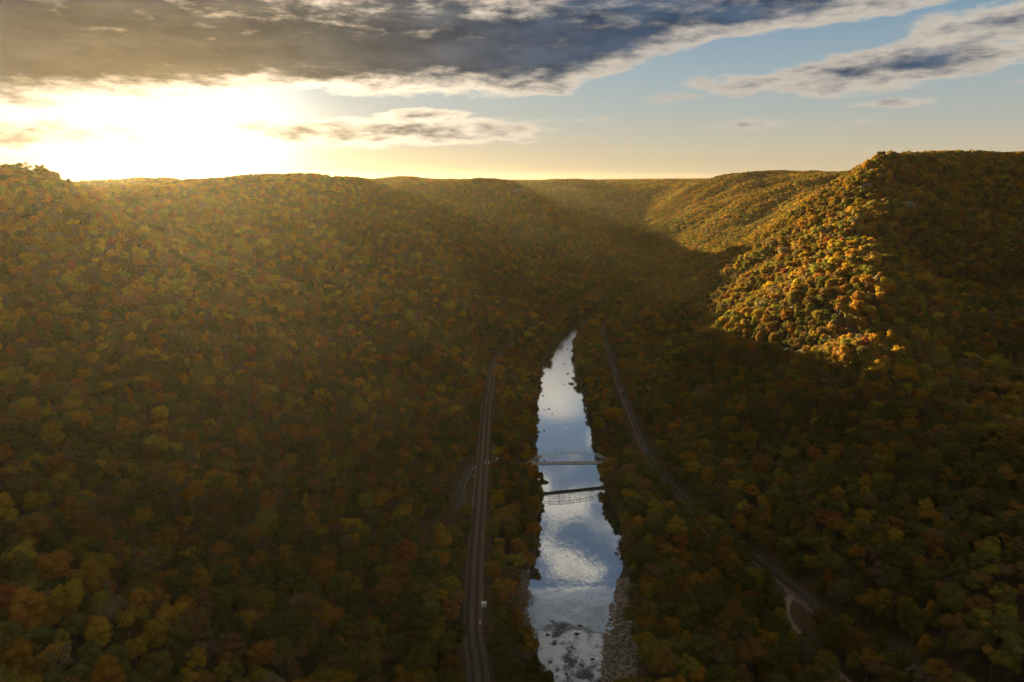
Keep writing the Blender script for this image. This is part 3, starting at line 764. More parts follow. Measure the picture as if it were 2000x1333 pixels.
RIVER_ROCKS = [(88, 1105, 5, 'dark boulder in the glinting upper river, beside the slope shore'), (88, 1042, 6, 'dark wet boulder of the midstream group, closest upstream'),
 (95, 1020, 9, 'broad flat boulder at the coal-train side shore below the upper riffle'), (90, 988, 11, 'largest flat pale-topped boulder off the coal-train side shore'), (78, 984, 3, 'tiny lone rock just out from the broad flat boulders'),
 (35, 1028, 9, 'dark boulder against the railway-side bank at the river narrowing'), (36, 965, 6, 'dark shore boulder below the narrowing on the railway side'), (44, 930, 4, 'small dark rock at the railway-side shore, in smooth water'),
 (50, 872, 5, 'pointed dark rock, upper of the pair in smooth midstream water'), (53, 852, 3.2, 'small dark rock, lower of the pair in smooth midstream water'), (44, 866, 2, 'tiny dark rock beside the pointed midstream rock'),
 (30, 786, 9, 'large black boulder upstream of the bridge by the railway-side trees'), (40, 791, 4.5, 'smaller black boulder beside the large one upstream of the bridge'), (32, 644, 11, 'big black boulder poking from the trees just below the bridge'),
 (47, 414, 4.5, 'long rust-brown slab rock splitting the head of the white rapid'), (44, 405, 5, 'wet brown rock below the slab in the rapid tongue'), (24, 404, 4, 'dark rock where the rapid begins beside the railway-side shore'),
 (28, 419, 3.2, 'small rock at the very lip of the rapid'), (52, 380, 3.6, 'dark low rock in the white foam, nearer the stony bank'), (44, 375, 3.4, 'dark low rock in the white foam of mid rapid'), (120, 1270, 6, 'dark boulder in the sparkling upper riffle'),
 (100, 1200, 5, 'dark rock just above the midstream boulders in the riffle'), (75, 1135, 4, 'small dark rock in the upper riffle toward the railway side'), (36, 700, 4, 'dark shore rock beneath the bridge abutment by the railway side'), (36, 1075, 6, 'dark rock under the bank at the narrowing, railway side'), (99, 1060, 5, 'dark rock close to the coal-train shore above the flat boulders'), (62, 1120, 4, 'low rock in the upper riffle, nearer midstream'), (104, 1150, 6, 'dark shoreline rock where the upper riffle starts, train side'), (112, 1225, 4, 'small rock in the sparkling riffle below the bend'), (84, 1210, 5, 'dark mid-riffle rock toward the railway shore'), (132, 1345, 6, 'dark rock in the highest riffle near the bend')]
for i, (x, y, w, lab) in enumerate(RIVER_ROCKS):
    o = link('boulder', (rocks if 'pale' in lab or 'rust' in lab else rocksw)[i % 6])
    o.location = (x, y, 0.1); sc_ = w / 2.2; o.scale = (sc_, sc_ * rng.uniform(0.6, 0.9), sc_ * rng.uniform(0.55, 0.8)); o.rotation_euler = (0, 0, rng.uniform(-0.6, 0.6))
    tag(o, lab, 'boulder', 'boulders standing in the river')

# boulders of the gravel bar : the largest are things, the rest is stuff
bar = []
k = 0
rs = np.random.RandomState(4)
cand = []
while len(cand) < 5200:
    y = rs.uniform(335, 470); side = rs.rand()
    if side < 0.82:
        x = float(bankR(y)) + rs.uniform(-5, 17) * (1 if y < 440 else 0.5)
    else:
        y = rs.uniform(385, 480); x = float(bankL(y)) + rs.uniform(-7, 2)
    cand.append((x, y))
cand = np.array(cand); cz = ground(cand[:, 0], cand[:, 1])
sz = np.exp(rs.normal(-0.50, 0.55, len(cand)))
order = np.argsort(-sz)
big = order[:45]; small = order[45:]
sd = ['pale', 'tan', 'brown', 'grey']
def shore_label(x, y, s_, j):
    side = 'stony bank' if x > 45 else 'railway-side shore'
    pos = 'at the water line' if abs(x - float(bankR(y))) < 4 or x < 45 else ('mid-way up the bank' if abs(x - float(bankR(y))) < 13 else 'under the trees')
    bins = [(350, 'at its lowest end'), (362, 'just above its lowest end'), (374, 'below mid rapid'), (386, 'beside mid rapid'), (398, 'beside the upper foam'), (412, 'beside the rapid lip'), (428, 'just above the rapid lip'), (445, 'below its upper tip'), (999, 'at its upper tip')]
    along = next(t for lim, t in bins if y < lim)
    for z_ in (['largest', 'large', 'bulky', 'broad', 'rounded'] if s_ > 2.0 else ['mid-sized', 'squat', 'flat-topped', 'angular'] if s_ > 1.6 else ['small', 'low', 'flat', 'chunky']):
        lab = '%s tan boulder %s, %s, %s' % (z_, pos, side, along)
        if lab not in seen_b: break
    seen_b.add(lab); return lab
seen_b = set()
for j in big:
    x, y = cand[j]; o = link('boulder', rocks[int(j) % 6])
    s_ = min(sz[j], 3.0); o.location = (x, y, max(cz[j], 0.0) + 0.1 * s_); o.scale = (s_, s_ * 0.8, s_ * 0.8); o.rotation_euler = (rs.uniform(-.3, .3), rs.uniform(-.3, .3), rs.uniform(0, 6.28))
    tag(o, shore_label(x, y, s_, j), 'boulder', 'boulders of the stony banks')
base_v = np.array([v.co[:] for v in rock_mesh('r0', 99, M_ROCK, sub=1).vertices]); base_f = np.array([p.vertices[:] for p in bpy.data.meshes[[m.name for m in bpy.data.meshes if m.name.startswith('r0')][0]].polygons])
ang = rs.uniform(0, 6.28, len(small)); ss_ = np.minimum(sz[small], 1.6)
ca, sa = np.cos(ang)[:, None], np.sin(ang)[:, None]
bx = base_v[None, :, 0] * ss_[:, None]; by = base_v[None, :, 1] * ss_[:, None]; bz = base_v[None, :, 2] * ss_[:, None]
V = np.stack([bx * ca - by * sa + cand[small, 0][:, None], bx * sa + by * ca + cand[small, 1][:, None], bz + np.maximum(cz[small], -0.2)[:, None]], -1).reshape(-1, 3)
F = (base_f[None] + (np.arange(len(small)) * len(base_v))[:, None, None]).reshape(-1, 3)
tag(link('gravel', mesh_np('gravel', V, F, (M_ROCK,))), 'tan cobbles and stones of the river banks beside the rapid', 'gravel', kind='stuff')

# rock cliffs on the rims
M_CLIFF = simple('sandstone_cliff', (0.16, 0.135, 0.11), 0.9, var=0.5, scale=0.08, bump=0.8)
def cliff(loc, size, rz, label, seed):
    me = rock_mesh('cliff', seed, M_CLIFF, sub=3, flat=1.0)
    o = link('cliff', me); o.location = loc; o.scale = size; o.rotation_euler = (0, 0, rz)
    tag(o, label, 'cliff', 'sandstone outcrops at the gorge rim')
for (x, y, sz_, rz, lab, dz) in ((24, 2292, (34, 16, 15), 0.9, 'grey sandstone cliff at the nose of the far middle ridge', 10), (655, 1290, (16, 9, 9), 0.3, 'small pale rock outcrop high on the sunlit spur', 9),
                                 (690, 1215, (13, 8, 10), -0.2, 'pale rock outcrop in the shade just below the hilltop rim', 10), (-205, 1760, (18, 9, 12), 1.0, 'dark rock outcrop at the shoulder of the hazy ridge', 9)):
    cliff((x, y, float(ground(np.array([x]), np.array([y]))[0]) + dz), sz_, rz, lab, int(abs(x)) + 1)

# ------------------------------------------------------------------ trees
def unit(v): return v / (np.linalg.norm(v, axis=-1, keepdims=True) + 1e-9)
def crown_arrays(rs, shape, leaf, density, R0, H0):
    """leaf clumps through the volume of a lobed crown. returns verts, quads, core verts, core tris"""
    nl = {'round': 15, 'oval': 14, 'spread': 17, 'cone': 16, 'bare': 12}[shape]
    lobes = []
    for i in range(nl):
        t = (i + 0.5) / nl
        phi = i * 2.39996 + rs.uniform(-.5, .5)
        if shape == 'round': r = R0 * 0.62 * math.sqrt(1 - (1 - 2 * t) ** 2 * .8) * (0.75 + .4 * rs.rand()); z = H0 * (0.42 + 0.42 * t); lr = R0 * rs.uniform(.30, .50)
        elif shape == 'oval': r = R0 * 0.50 * math.sin(math.pi * min(t * 1.05, 1)) ** .6 * (0.7 + .5 * rs.rand()); z = H0 * (0.30 + 0.60 * t); lr = R0 * rs.uniform(.32, .48) * (1.1 - .35 * t)
        elif shape == 'spread': r = R0 * 0.74 * math.sqrt(rs.rand()) ; z = H0 * (0.56 + 0.24 * rs.rand() + 0.12 * (1 - (r / R0) ** 2)); lr = R0 * rs.uniform(.26, .42)
        elif shape == 'cone': r = R0 * 0.62 * (1 - t) * (0.7 + .4 * rs.rand()); z = H0 * (0.20 + 0.74 * t); lr = R0 * (.48 - .30 * t)
        else: r = R0 * 0.7 * math.sqrt(rs.rand()); z = H0 * (0.5 + .42 * rs.rand()); lr = R0 * rs.uniform(.22, .36)
        lobes.append((r * math.cos(phi), r * math.sin(phi), z, lr))
    lobes = np.array(lobes)
    V = []; 
    for (lx, ly, lz, lr) in lobes:
        area = 4 * math.pi * lr * lr
        n = max(6, int(area * density / (leaf * leaf)))
        d = unit(rs.normal(size=(n, 3))); d[:, 2] = np.abs(d[:, 2]) * np.where(rs.rand(n) < .8, 1, -1)
        bump = 1 + 0.16 * np.sin(d[:, 0] * 7 + lx) * np.cos(d[:, 1] * 6 + lz)
        rad = lr * bump * (0.80 + 0.28 * rs.rand(n))
        c = np.array([lx, ly, lz]) + d * rad[:, None] * np.array([1, 1, .80])
        nrm = unit(d + rs.normal(size=(n, 3)) * 0.34 + np.array([0, 0, .10]))
        t1 = unit(np.cross(nrm, rs.normal(size=(n, 3)))); t2 = np.cross(nrm, t1)
        s = leaf * rs.uniform(.55, 1.15, (n, 1)); s2 = s * rs.uniform(.55, .95, (n, 1))
        fold = nrm * s * rs.uniform(-.25, .25, (n, 1))
        V.append(np.stack([c - t1 * s * .5 - t2 * s2 * .35, c + t1 * s * .4 - t2 * s2 * .5 + fold, c + t1 * s * .5 + t2 * s2 * .35, c - t1 * s * .35 + t2 * s2 * .5 + fold], 1))
    V = np.concatenate(V); nq = len(V)
    Q = np.arange(nq * 4).reshape(nq, 4)
    V = V.reshape(-1, 3)
    return V, Q, lobes
ICO = None
def ico():
    global ICO
    if ICO is None:
        bm = bmesh.new(); bmesh.ops.create_icosphere(bm, subdivisions=1, radius=1.0)
        ICO = (np.array([v.co[:] for v in bm.verts]), np.array([[v.index for v in f.verts] for f in bm.faces])); bm.free()
    return ICO
def limb(V, F, a, b, ra, rb, n=5):
    a = np.array(a, float); b = np.array(b, float); d = b - a; d = d / np.linalg.norm(d)
    u = np.cross(d, [0.31, 0.87, 0.12]); u /= np.linalg.norm(u); w = np.cross(d, u)
    i0 = len(V)
    for p, r in ((a, ra), (b, rb)):
        for k in range(n):
            t = 2 * math.pi * k / n; V.append(p + u * r * math.cos(t) + w * r * math.sin(t))
    for k in range(n): F.append((i0 + k, i0 + (k + 1) % n, i0 + n + (k + 1) % n, i0 + n + k))
def make_tree(shape, seed, leaf, density, R0=5.6, H0=17.0, limbs=True):
    rs = np.random.RandomState(seed)
    V, Q, lobes = crown_arrays(rs, shape, leaf, density, R0, H0)
    iv, if_ = ico(); cv = []; cf = []
    k_ = 0.50 if shape == 'bare' else 0.78
    for j, (lx, ly, lz, lr) in enumerate(lobes):
        cv.append(np.array([lx, ly, lz]) + iv * lr * k_ * np.array([1, 1, .8]) * rs.uniform(.85, 1.1, (len(iv), 1))); cf.append(if_ + j * len(iv))
    cv = np.concatenate(cv); cf = np.concatenate(cf) + len(V)
    crown_v = np.concatenate([V, cv]); crown_f = [Q, cf]
    TV = []; TF = []
    top = H0 * .72; r0 = 0.34
    limb(TV, TF, (0, 0, -2.0), (0.15, -.1, H0 * .38), r0 * 1.25, r0 * .8, 6); limb(TV, TF, (.15, -.1, H0 * .38), (0, 0.2, top), r0 * .8, r0 * .3, 6)
    if limbs:
        for (lx, ly, lz, lr) in lobes:
            if rs.rand() < (.95 if shape == 'bare' else .5):
                z0 = max(H0 * .30, lz - lr - math.hypot(lx, ly) * .8)
                z0 = min(z0, top * .95)
                e_ = np.array([lx, ly, lz + (lr * .8 if shape == 'bare' else 0)])
                limb(TV, TF, (0.1, 0, z0), e_, .17, .05, 4)
                if shape == 'bare':
                    for q in range(4):
                        o_ = rs.normal(size=3) * lr * .8; o_[2] = abs(o_[2])
                        limb(TV, TF, np.array([0.1, 0, z0]) * .3 + e_ * .7 , e_ + o_, .07, .025, 3)
    return crown_v, crown_f, np.array(TV), np.array(TF)
SHAPES = ['round', 'spread', 'oval', 'round', 'spread', 'oval', 'cone', 'bare']
src = bpy.data.collections.new('forest_sources')
variants = {0: [], 1: [], 2: []}; thing_meshes = []
vi = 0
for lod, (leaf, dens, limbs) in enumerate(((0.62, 1.15, True), (1.0, 1.25, True), (2.0, 1.35, False))):
    for k, sh in enumerate(SHAPES):
        dd = dens * (.42 if sh == 'bare' else 1.0)
        cv, cf, tv, tf = make_tree(sh, 100 + k, leaf, dd, limbs=limbs)
        nq = len(cf[0]); nt = len(cf[1])
        allv = np.concatenate([cv, tv]); 
        me = mesh_np('forest_tree', allv, [cf[0], tf + len(cv), cf[1]], (M_LEAF, M_BARK), [0] * nq + [1] * len(tf) + [0] * nt)
        o = bpy.data.objects.new('forest_tree_%02d' % vi, me); src.objects.link(o); variants[lod].append(vi); vi += 1
        if lod == 0:
            l0, d0 = 0.52, (1.3 if sh != 'bare' else .5)
            cv, cf, tv, tf = make_tree(sh, 100 + k, l0, d0, limbs=True)
            thing_meshes.append((mesh_np('crown', cv, cf, (M_LEAF,)), mesh_np('trunk', tv, tf, (M_BARK,))))

# palette: name, linear colour
PAL = [('dark green', (0.042, 0.052, 0.014)), ('olive green', (0.075, 0.072, 0.018)), ('yellow-green', (0.140, 0.120, 0.018)), ('golden', (0.220, 0.140, 0.014)),
       ('orange', (0.215, 0.102, 0.014)), ('rust', (0.150, 0.072, 0.018)), ('brown', (0.110, 0.064, 0.028)), ('red', (0.170, 0.046, 0.018)), ('grey-brown', (0.105, 0.078, 0.048))]
def scatter():
    rs = np.random.RandomState(77)
    P = []
    cp, sp = math.cos(CAM_PITCH), math.sin(CAM_PITCH)
    for y0, y1, step in ((60, 700, 9.6), (700, 1400, 9.6), (1400, 2500, 10.2), (2500, 3600, 12.5), (3600, 6200, 20.0)):
        xs = np.arange(-0.95 * y1 - 260, 0.95 * y1 + 260, step); ys = np.arange(y0, y1, step * .87)
        X, Y = np.meshgrid(xs, ys); X = X + (np.arange(len(ys)) % 2)[:, None] * step * .5
        X = X + rs.uniform(-.42, .42, X.shape) * step; Y = Y + rs.uniform(-.42, .42, X.shape) * step
        k = (np.abs(X) < 0.88 * Y + 190)
        X = X[k]; Y = Y[k]
        if y0 >= 2500:
            k = (X > -1500) & (X < 0.62 * Y + 300)
            X = X[k]; Y = Y[k]
        P.append(np.stack([X, Y, np.full(X.shape, step)], -1))
    P = np.concatenate(P); x, y = P[:, 0], P[:, 1]
    s = np.maximum(bankL(y) - x, x - bankR(y))
    ok = s > np.where(x < bankL(y), 0.5, 0.5) - 2.0 * (y > 1600)
    barz = (x > bankR(y)) & (y > 330) & (y < 468)
    ok &= ~(barz & (s < np.interp(y, [330, 360, 400, 440, 468], [16, 16, 14, 8, 3])))
    ok &= ~((x < bankL(y)) & (y > 385) & (y < 470) & (s < 7))
    dl = dist_line(x, y, LT); ok &= dl > np.interp(y, [300, 700, 1000, 1300, 1500], [11.5, 10.5, 9.5, 9, 7])
    dr = dist_line(x, y, RT)
    rtx = np.interp(y, RT[:, 1], RT[:, 0])
    wid = np.where(x < rtx, np.interp(y, [380, 400, 440, 455, 480, 530, 545, 700, 900, 1200, 1320, 1400], [12, 22, 22, 14, 4.5, 5, 15, 17, 15, 12, 8, 5]), np.interp(y, [380, 1200, 1320], [8, 9, 6]))
    ok &= dr > wid
    ok &= dist_line(x, y, RD) > 8.5
    ok &= dist_line(x, y, RD2) > 7.0
    ok &= ~((np.abs(y - 646) < 12) & (x > 6) & (x < 26)); ok &= ~((np.abs(y - 650) < 12) & (x > 88) & (x < 98))
    ok &= ~((np.abs(x + 7) < 8) & (np.abs(y - 664) < 7))
    ok &= ~((np.abs(x - 160) < 7) & (np.abs(y - 352) < 7))
    P = P[ok]; return P[:, 0], P[:, 1], P[:, 2]
TX, TY, TS = scatter()
TZ = ground(TX, TY)
rs = np.random.RandomState(9)
N = len(TX)
size = np.minimum(TS / 8.8, 2.2) * np.exp(np.clip(rs.normal(0.0, 0.22, N), -.45, .38)) * (0.80 + 0.5 * fbm(TX / 120., TY / 120., 15, 2)) * 0.99
near_river = np.minimum(np.abs(TX - bankL(TY)), np.abs(TX - bankR(TY))) < 40
size *= np.where(near_river & (TZ < 30), 1.05, 1.0)
size = np.minimum(size, np.where(TS > 10.5, 2.3, 1.75))
tall = size ** .7 * rs.uniform(.78, 1.28, N)
tall = np.minimum(tall, np.where(TS > 10, 1.25, 9))
# species and colour follow broad drifts over the slopes
warm = fbm(TX / 210., TY / 210., 3, 3) + 0.34 * sstep(TZ, 40, 300) - 0.13 + rs.normal(0, .07, N)
warm += 0.10 * ((TX > 150) & (TY > 600) & (TY < 1700))
warm -= 0.10 * (TX < 0) * (TY < 520)
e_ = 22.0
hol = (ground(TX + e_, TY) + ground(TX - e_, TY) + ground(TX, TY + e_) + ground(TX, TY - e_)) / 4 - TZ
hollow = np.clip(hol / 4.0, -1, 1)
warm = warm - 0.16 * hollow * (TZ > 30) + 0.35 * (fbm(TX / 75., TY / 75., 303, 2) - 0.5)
u = rs.rand(N)
cum_c = {}
lowT = np.array([.27, .28, .08, .06, .06, .10, .10, .01, .04])
midT = np.array([.11, .19, .09, .11, .13, .18, .13, .01, .05])
hiT = np.array([.07, .15, .12, .15, .18, .17, .10, .02, .04])
tt = np.clip((warm - .35) / .45, 0, 1)[:, None]
Wt = np.where(tt < .5, lowT * (1 - 2 * tt) + midT * 2 * tt, midT * (2 - 2 * tt) + hiT * (2 * tt - 1))
ci = (np.cumsum(Wt / Wt.sum(1, keepdims=True), 1) < u[:, None]).sum(1).clip(0, 8)
pal = np.array([c for _, c in PAL]); tint = pal[ci]
drift = fbm(TX / 150., TY / 110., 404, 3)
tint = tint * np.exp(rs.normal(0, .13, (N, 1))) * np.exp(rs.normal(0, .06, (N, 3)))
tint = tint * 0.78 + 0.22 * (pal[1] * .5 + pal[3] * .4)
TINT_GAIN = 1.10
tint *= TINT_GAIN * (0.80 + 0.55 * sstep(drift, .35, .65))[:, None] * (1 - .18 * hollow)[:, None]  # hollows tinted darker, ridges lighter: relief shading painted into the tree colours
shape_i = rs.choice(8, N, p=[.19, .16, .15, .17, .14, .11, .02, .06])
shape_i = np.where(ci == 0, np.where(rs.rand(N) < .2, 6, shape_i), shape_i)
shape_i = np.where((ci == 8) & (rs.rand(N) < .6), 7, shape_i)
shape_i = np.where((shape_i == 7) & (ci != 8) & (ci != 6), 0, shape_i)
rot = rs.uniform(0, 6.283, N)
tilt = rs.normal(0, .05, (N, 2))

# which trees show largest : distance, in frame, not too close
cp, sp = math.cos(CAM_PITCH), math.sin(CAM_PITCH)
dz = TZ + 12 * tall - CAM_H
dep = TY * cp - dz * sp; up = TY * sp + dz * cp
uu = TX / dep * 1333 + 1000; vv = 666 - up / dep * 1333
inf = (uu > -12) & (uu < 2012) & (vv < 1345) & (vv > 0) & (dep > 50)
score = np.where(inf, size / dep, 0)
pick = np.argsort(-score)[:300]
is_thing = np.zeros(N, bool); is_thing[pick] = True

def zone(x, y, z):
    lt = float(np.interp(y, LT[:, 1], LT[:, 0])); rt = float(np.interp(y, RT[:, 1], RT[:, 0]))
    if x < lt - 130: return 'high on the slope above the double-track railway'
    if x < lt - 55: return 'on the slope above the double-track railway'
    if x < lt: return 'just above the double-track railway'
    if x < float(bankL(y)) + 3: return 'between railway and river'
    if x < rt: return 'between river and coal train'
    if x < rt + 60: return 'just above the coal train line'
    return 'on the shaded slope above the coal train'
SHN = ['round', 'broad', 'tall oval', 'rounded', 'spreading', 'narrow', 'conical', 'sparse']
near_trees = np.where(dep < 900)[0]
labels = {}; seen = {}
for i in pick:
    x, y = TX[i], TY[i]
    d2 = (TX[near_trees] - x) ** 2 + (TY[near_trees] - y) ** 2
    o_ = near_trees[np.argsort(d2)[1:14]]
    toriver = 1 if x < 40 else -1
    dn = [j for j in o_ if (TX[j] - x) * toriver > abs(TY[j] - y)]
    upn = [j for j in o_ if -(TX[j] - x) * toriver > abs(TY[j] - y)]
    aw = [j for j in o_ if (TY[j] - y) > abs(TX[j] - x)]
    bits = '%s %s tree %s' % (SHN[shape_i[i]], PAL[ci[i]][0], zone(x, y, TZ[i]))
    ext = []
    if dn: ext.append('%s one riverward' % PAL[ci[dn[0]]][0])
    if aw: ext.append('%s one beyond' % PAL[ci[aw[0]]][0])
    if upn: ext.append('%s one landward' % PAL[ci[upn[0]]][0])
    if len(aw) > 1: ext.append('%s one further beyond' % PAL[ci[aw[1]]][0])
    if upn: ext.append('%s crown uphill' % SHN[shape_i[upn[0]]])
    sz_ = 'large ' if size[i] > 1.3 else 'small ' if size[i] < 1.0 else 'mid-sized '
    cands = [bits] if False else []
    for pre in ('', sz_):
        for a_ in range(len(ext)): cands.append(pre + bits + ', ' + ext[a_])
        for a_ in range(len(ext)):
            for b_ in range(a_ + 1, len(ext)): cands.append(pre + bits + ', ' + ext[a_] + ', ' + ext[b_])
    cands = [c_ for c_ in cands if len(c_.split()) <= 16]
    free = [c_ for c_ in cands if c_ not in seen]
    lab = free[0] if free else (cands or [bits])[-1]
    seen[lab] = 1; labels[i] = lab[0].upper() + lab[1:]
for i in pick:
    r_ = link('autumn_tree', None); r_.empty_display_size = 1
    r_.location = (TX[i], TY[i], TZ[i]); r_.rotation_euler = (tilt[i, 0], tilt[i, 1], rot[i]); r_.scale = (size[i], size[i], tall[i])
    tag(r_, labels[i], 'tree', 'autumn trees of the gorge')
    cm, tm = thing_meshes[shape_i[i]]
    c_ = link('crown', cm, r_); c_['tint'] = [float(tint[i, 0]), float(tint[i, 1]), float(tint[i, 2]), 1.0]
    link('trunk', tm, r_)

keep = np.where(~is_thing)[0]
lodv = np.where(dep[keep] < 720, 0, np.where(dep[keep] < 1600, 1, 2))
me = bpy.data.meshes.new('forest')
n = len(keep); me.vertices.add(n)
me.vertices.foreach_set('co', np.stack([TX[keep], TY[keep], TZ[keep]], -1).astype(np.float32).ravel())
def attr(name, typ, arr, key):
    a = me.attributes.new(name, typ, 'POINT'); a.data.foreach_set(key, arr.ravel())
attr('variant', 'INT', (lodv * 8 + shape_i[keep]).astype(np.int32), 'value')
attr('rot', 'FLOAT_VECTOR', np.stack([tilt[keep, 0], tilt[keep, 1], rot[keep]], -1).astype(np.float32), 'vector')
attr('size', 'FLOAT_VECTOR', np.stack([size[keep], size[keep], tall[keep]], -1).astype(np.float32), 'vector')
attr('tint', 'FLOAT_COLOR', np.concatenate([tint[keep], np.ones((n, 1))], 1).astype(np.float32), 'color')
forest = link('forest', me)
tag(forest, 'dense autumn forest covering both slopes, rims and the valley floor', 'forest', kind='stuff')
ng = bpy.data.node_groups.new('scatter_trees', 'GeometryNodeTree')
ng.interface.new_socket('Geometry', in_out='INPUT', socket_type='NodeSocketGeometry')
ng.interface.new_socket('Geometry', in_out='OUTPUT', socket_type='NodeSocketGeometry')
gi = ng.nodes.new('NodeGroupInput'); go = ng.nodes.new('NodeGroupOutput')
ip = ng.nodes.new('GeometryNodeInstanceOnPoints'); cinf = ng.nodes.new('GeometryNodeCollectionInfo')
cinf.inputs['Collection'].default_value = src; cinf.inputs['Separate Children'].default_value = True; cinf.inputs['Reset Children'].default_value = True
ip.inputs['Pick Instance'].default_value = True
def named(nm, dt):
    q = ng.nodes.new('GeometryNodeInputNamedAttribute'); q.data_type = dt; q.inputs[0].default_value = nm
    return next(o for o in q.outputs if o.enabled and o.name == 'Attribute')
ng.links.new(gi.outputs[0], ip.inputs['Points']); ng.links.new(cinf.outputs[0], ip.inputs['Instance'])
ng.links.new(named('variant', 'INT'), ip.inputs['Instance Index'])
ng.links.new(named('rot', 'FLOAT_VECTOR'), ip.inputs['Rotation']); ng.links.new(named('size', 'FLOAT_VECTOR'), ip.inputs['Scale'])
ng.links.new(ip.outputs[0], go.inputs[0])
md = forest.modifiers.new('scatter', 'NODES'); md.node_group = ng
print('trees', N, 'labels unique', len(set(labels.values())))

# ------------------------------------------------------------------ small man-made things
def car(name, loc, rz, paint, label, cat, van=False):
    root = empty(name, loc, rz)
    L, W, H = (5.4, 2.0, 2.1) if van else (4.7, 1.85, 1.7)
    bm = bmesh.new()
    prof = [(-L/2, .35), (-L/2, .95), (-L/2+.15, 1.05), (-L/2+.45, H*.97), (L*.12, H), (L*.27, 1.1), (L/2-.25, .95), (L/2, .7), (L/2, .35)] if not van else \
           [(-L/2, .35), (-L/2+.05, H), (L*.22, H), (L*.36, 1.2), (L/2-.1, 1.05), (L/2, .7), (L/2, .35)]
    a = [bm.verts.new((x, -W/2 + (.14 if z > 1.2 else 0), z)) for x, z in prof]; b = [bm.verts.new((x, W/2 - (.14 if z > 1.2 else 0), z)) for x, z in prof]
    bm.faces.new(a); bm.faces.new(b[::-1])
    for i in range(len(prof)):
        j = (i + 1) % len(prof); bm.faces.new((a[i], b[i], b[j], a[j]))
    bmesh.ops.recalc_face_normals(bm, faces=bm.faces[:])
    me = bpy.data.meshes.new('body'); bm.to_mesh(me); bm.free(); me.materials.append(paint); link('body', me, root)
    gl = M_GLASS
    for s in (-1, 1):
        MB().box((-L*.08, s * (W/2 - .08), 1.38 if not van else 1.55), (L*.42, .06, .38)).build('side_window', gl, root)
    MB().bar((L*.14, 0, H - .12), (L*.27, 0, 1.2), W*.78, .05).build('windscreen', gl, root)
    MB().box((-L/2 + .30 if not van else -L/2 - .005, 0, 1.4), (.06, W*.7, .4)).build('rear_window', gl, root)
    if not van:
        for s in (-1, 1): MB().bar((-L*.32, s * W*.3, H + .08), (L*.06, s * W*.3, H + .08), .07).build('roof_rail', M_IRON, root)
    wm = MB().cyl((0, -.12, 0), (0, .12, 0), .36, n=14).mesh('wheel', M_IRON)
    for sx in (-1, 1):
        for sy in (-1, 1):
            w = link('wheel', wm, root); w.location = (sx * L*.31, sy * (W/2 - .08), .36)
    tag(root, label, cat); return root
M_GLASS = simple('dark_glass', (0.02, 0.025, 0.03), 0.12, 0.0, spec=0.7)
M_WCAR = simple('white_car_paint', (0.78, 0.77, 0.75), 0.35, var=0.04)
M_SCAR = simple('silver_car_paint', (0.36, 0.37, 0.38), 0.35, 0.4, var=0.08)
M_RED = simple('red_paint', (0.35, 0.05, 0.03), 0.6, var=0.2)
v = car('white_van', (-13.5, 664.5, 15.35), 0.12, M_WCAR, 'white van parked beside the railway crossing, before the bridge', 'van', True)
MB().box((0, 0, .52), (5.5, 2.06, .22)).build('red_stripe', M_RED, v)
MB().box((2.4, 0, 1.0), (.1, 1.4, .2)).build('grille', M_IRON, v)
zz_ = float(ground(np.array([160.]), np.array([352.]))[0])
car('silver_car', (160, 352, zz_ + .05), 0.5, M_SCAR, 'silver car parked in dark woods below the coal train side road', 'car')
# the clearing the car stands in
def hut():
    x, y = -19.2, 414.0
    root = empty('equipment_hut', (x, y, 15.15), 0.06)
    MB().box((0, 0, 1.4), (3.2, 2.4, 2.6)).build('wall', M_PAINT_W, root)
    MB().box((0, 0, 2.8), (3.5, 2.7, 0.18)).build('roof', M_PAINT_W, root)
    MB().box((0.6, -1.22, 1.1), (0.9, 0.05, 2.0)).build('door', M_STEEL, root)
    MB().box((0, 0, 0.05), (3.6, 2.8, 0.12)).build('foundation', M_CONC, root)
    tag(root, 'small white trackside hut on the ballast edge by the river-side rails', 'hut')
hut()
def cabinet(x, y, s_, lab):
    root = empty('signal_cabinet', (x, y, 15.15))
    MB().box((0, 0, .9 * s_), (.9 * s_, .8 * s_, 1.5 * s_)).build('box', M_PAINT_W, root)
    MB().box((0, 0, 1.68 * s_), (1.0 * s_, .95 * s_, .1)).build('lid', M_STEEL, root)
    MB().box((0, 0, .08), (1.1 * s_, 1.0 * s_, .16)).build('plinth', M_CONC, root)
    tag(root, lab, 'cabinet')
cabinet(-21.0, 395, 1.2, 'white signal cabinet standing between the rails and the white hut')
cabinet(-17.6, 645, 1.1, 'white signal cabinet beside the road crossing, riverward of rails')
cabinet(-37.6, 624, .8, 'small white signal cabinet on the slope side of the rails')
def warning_sign(x, y, lab):
    root = empty('road_sign', (x, y, 15.1))
    MB().cyl((0, 0, 0), (0, 0, 2.6), .05).build('post', M_STEEL, root)
    M = Matrix.Rotation(math.pi / 4, 3, 'Y')
    MB().box((0, -.07, 2.6), (1.1, .04, 1.1), M).build('sign_face', M_YEL, root)
    tag(root, lab, 'road sign')
warning_sign(-42.8, 585, 'yellow diamond warning sign beside the road bend')
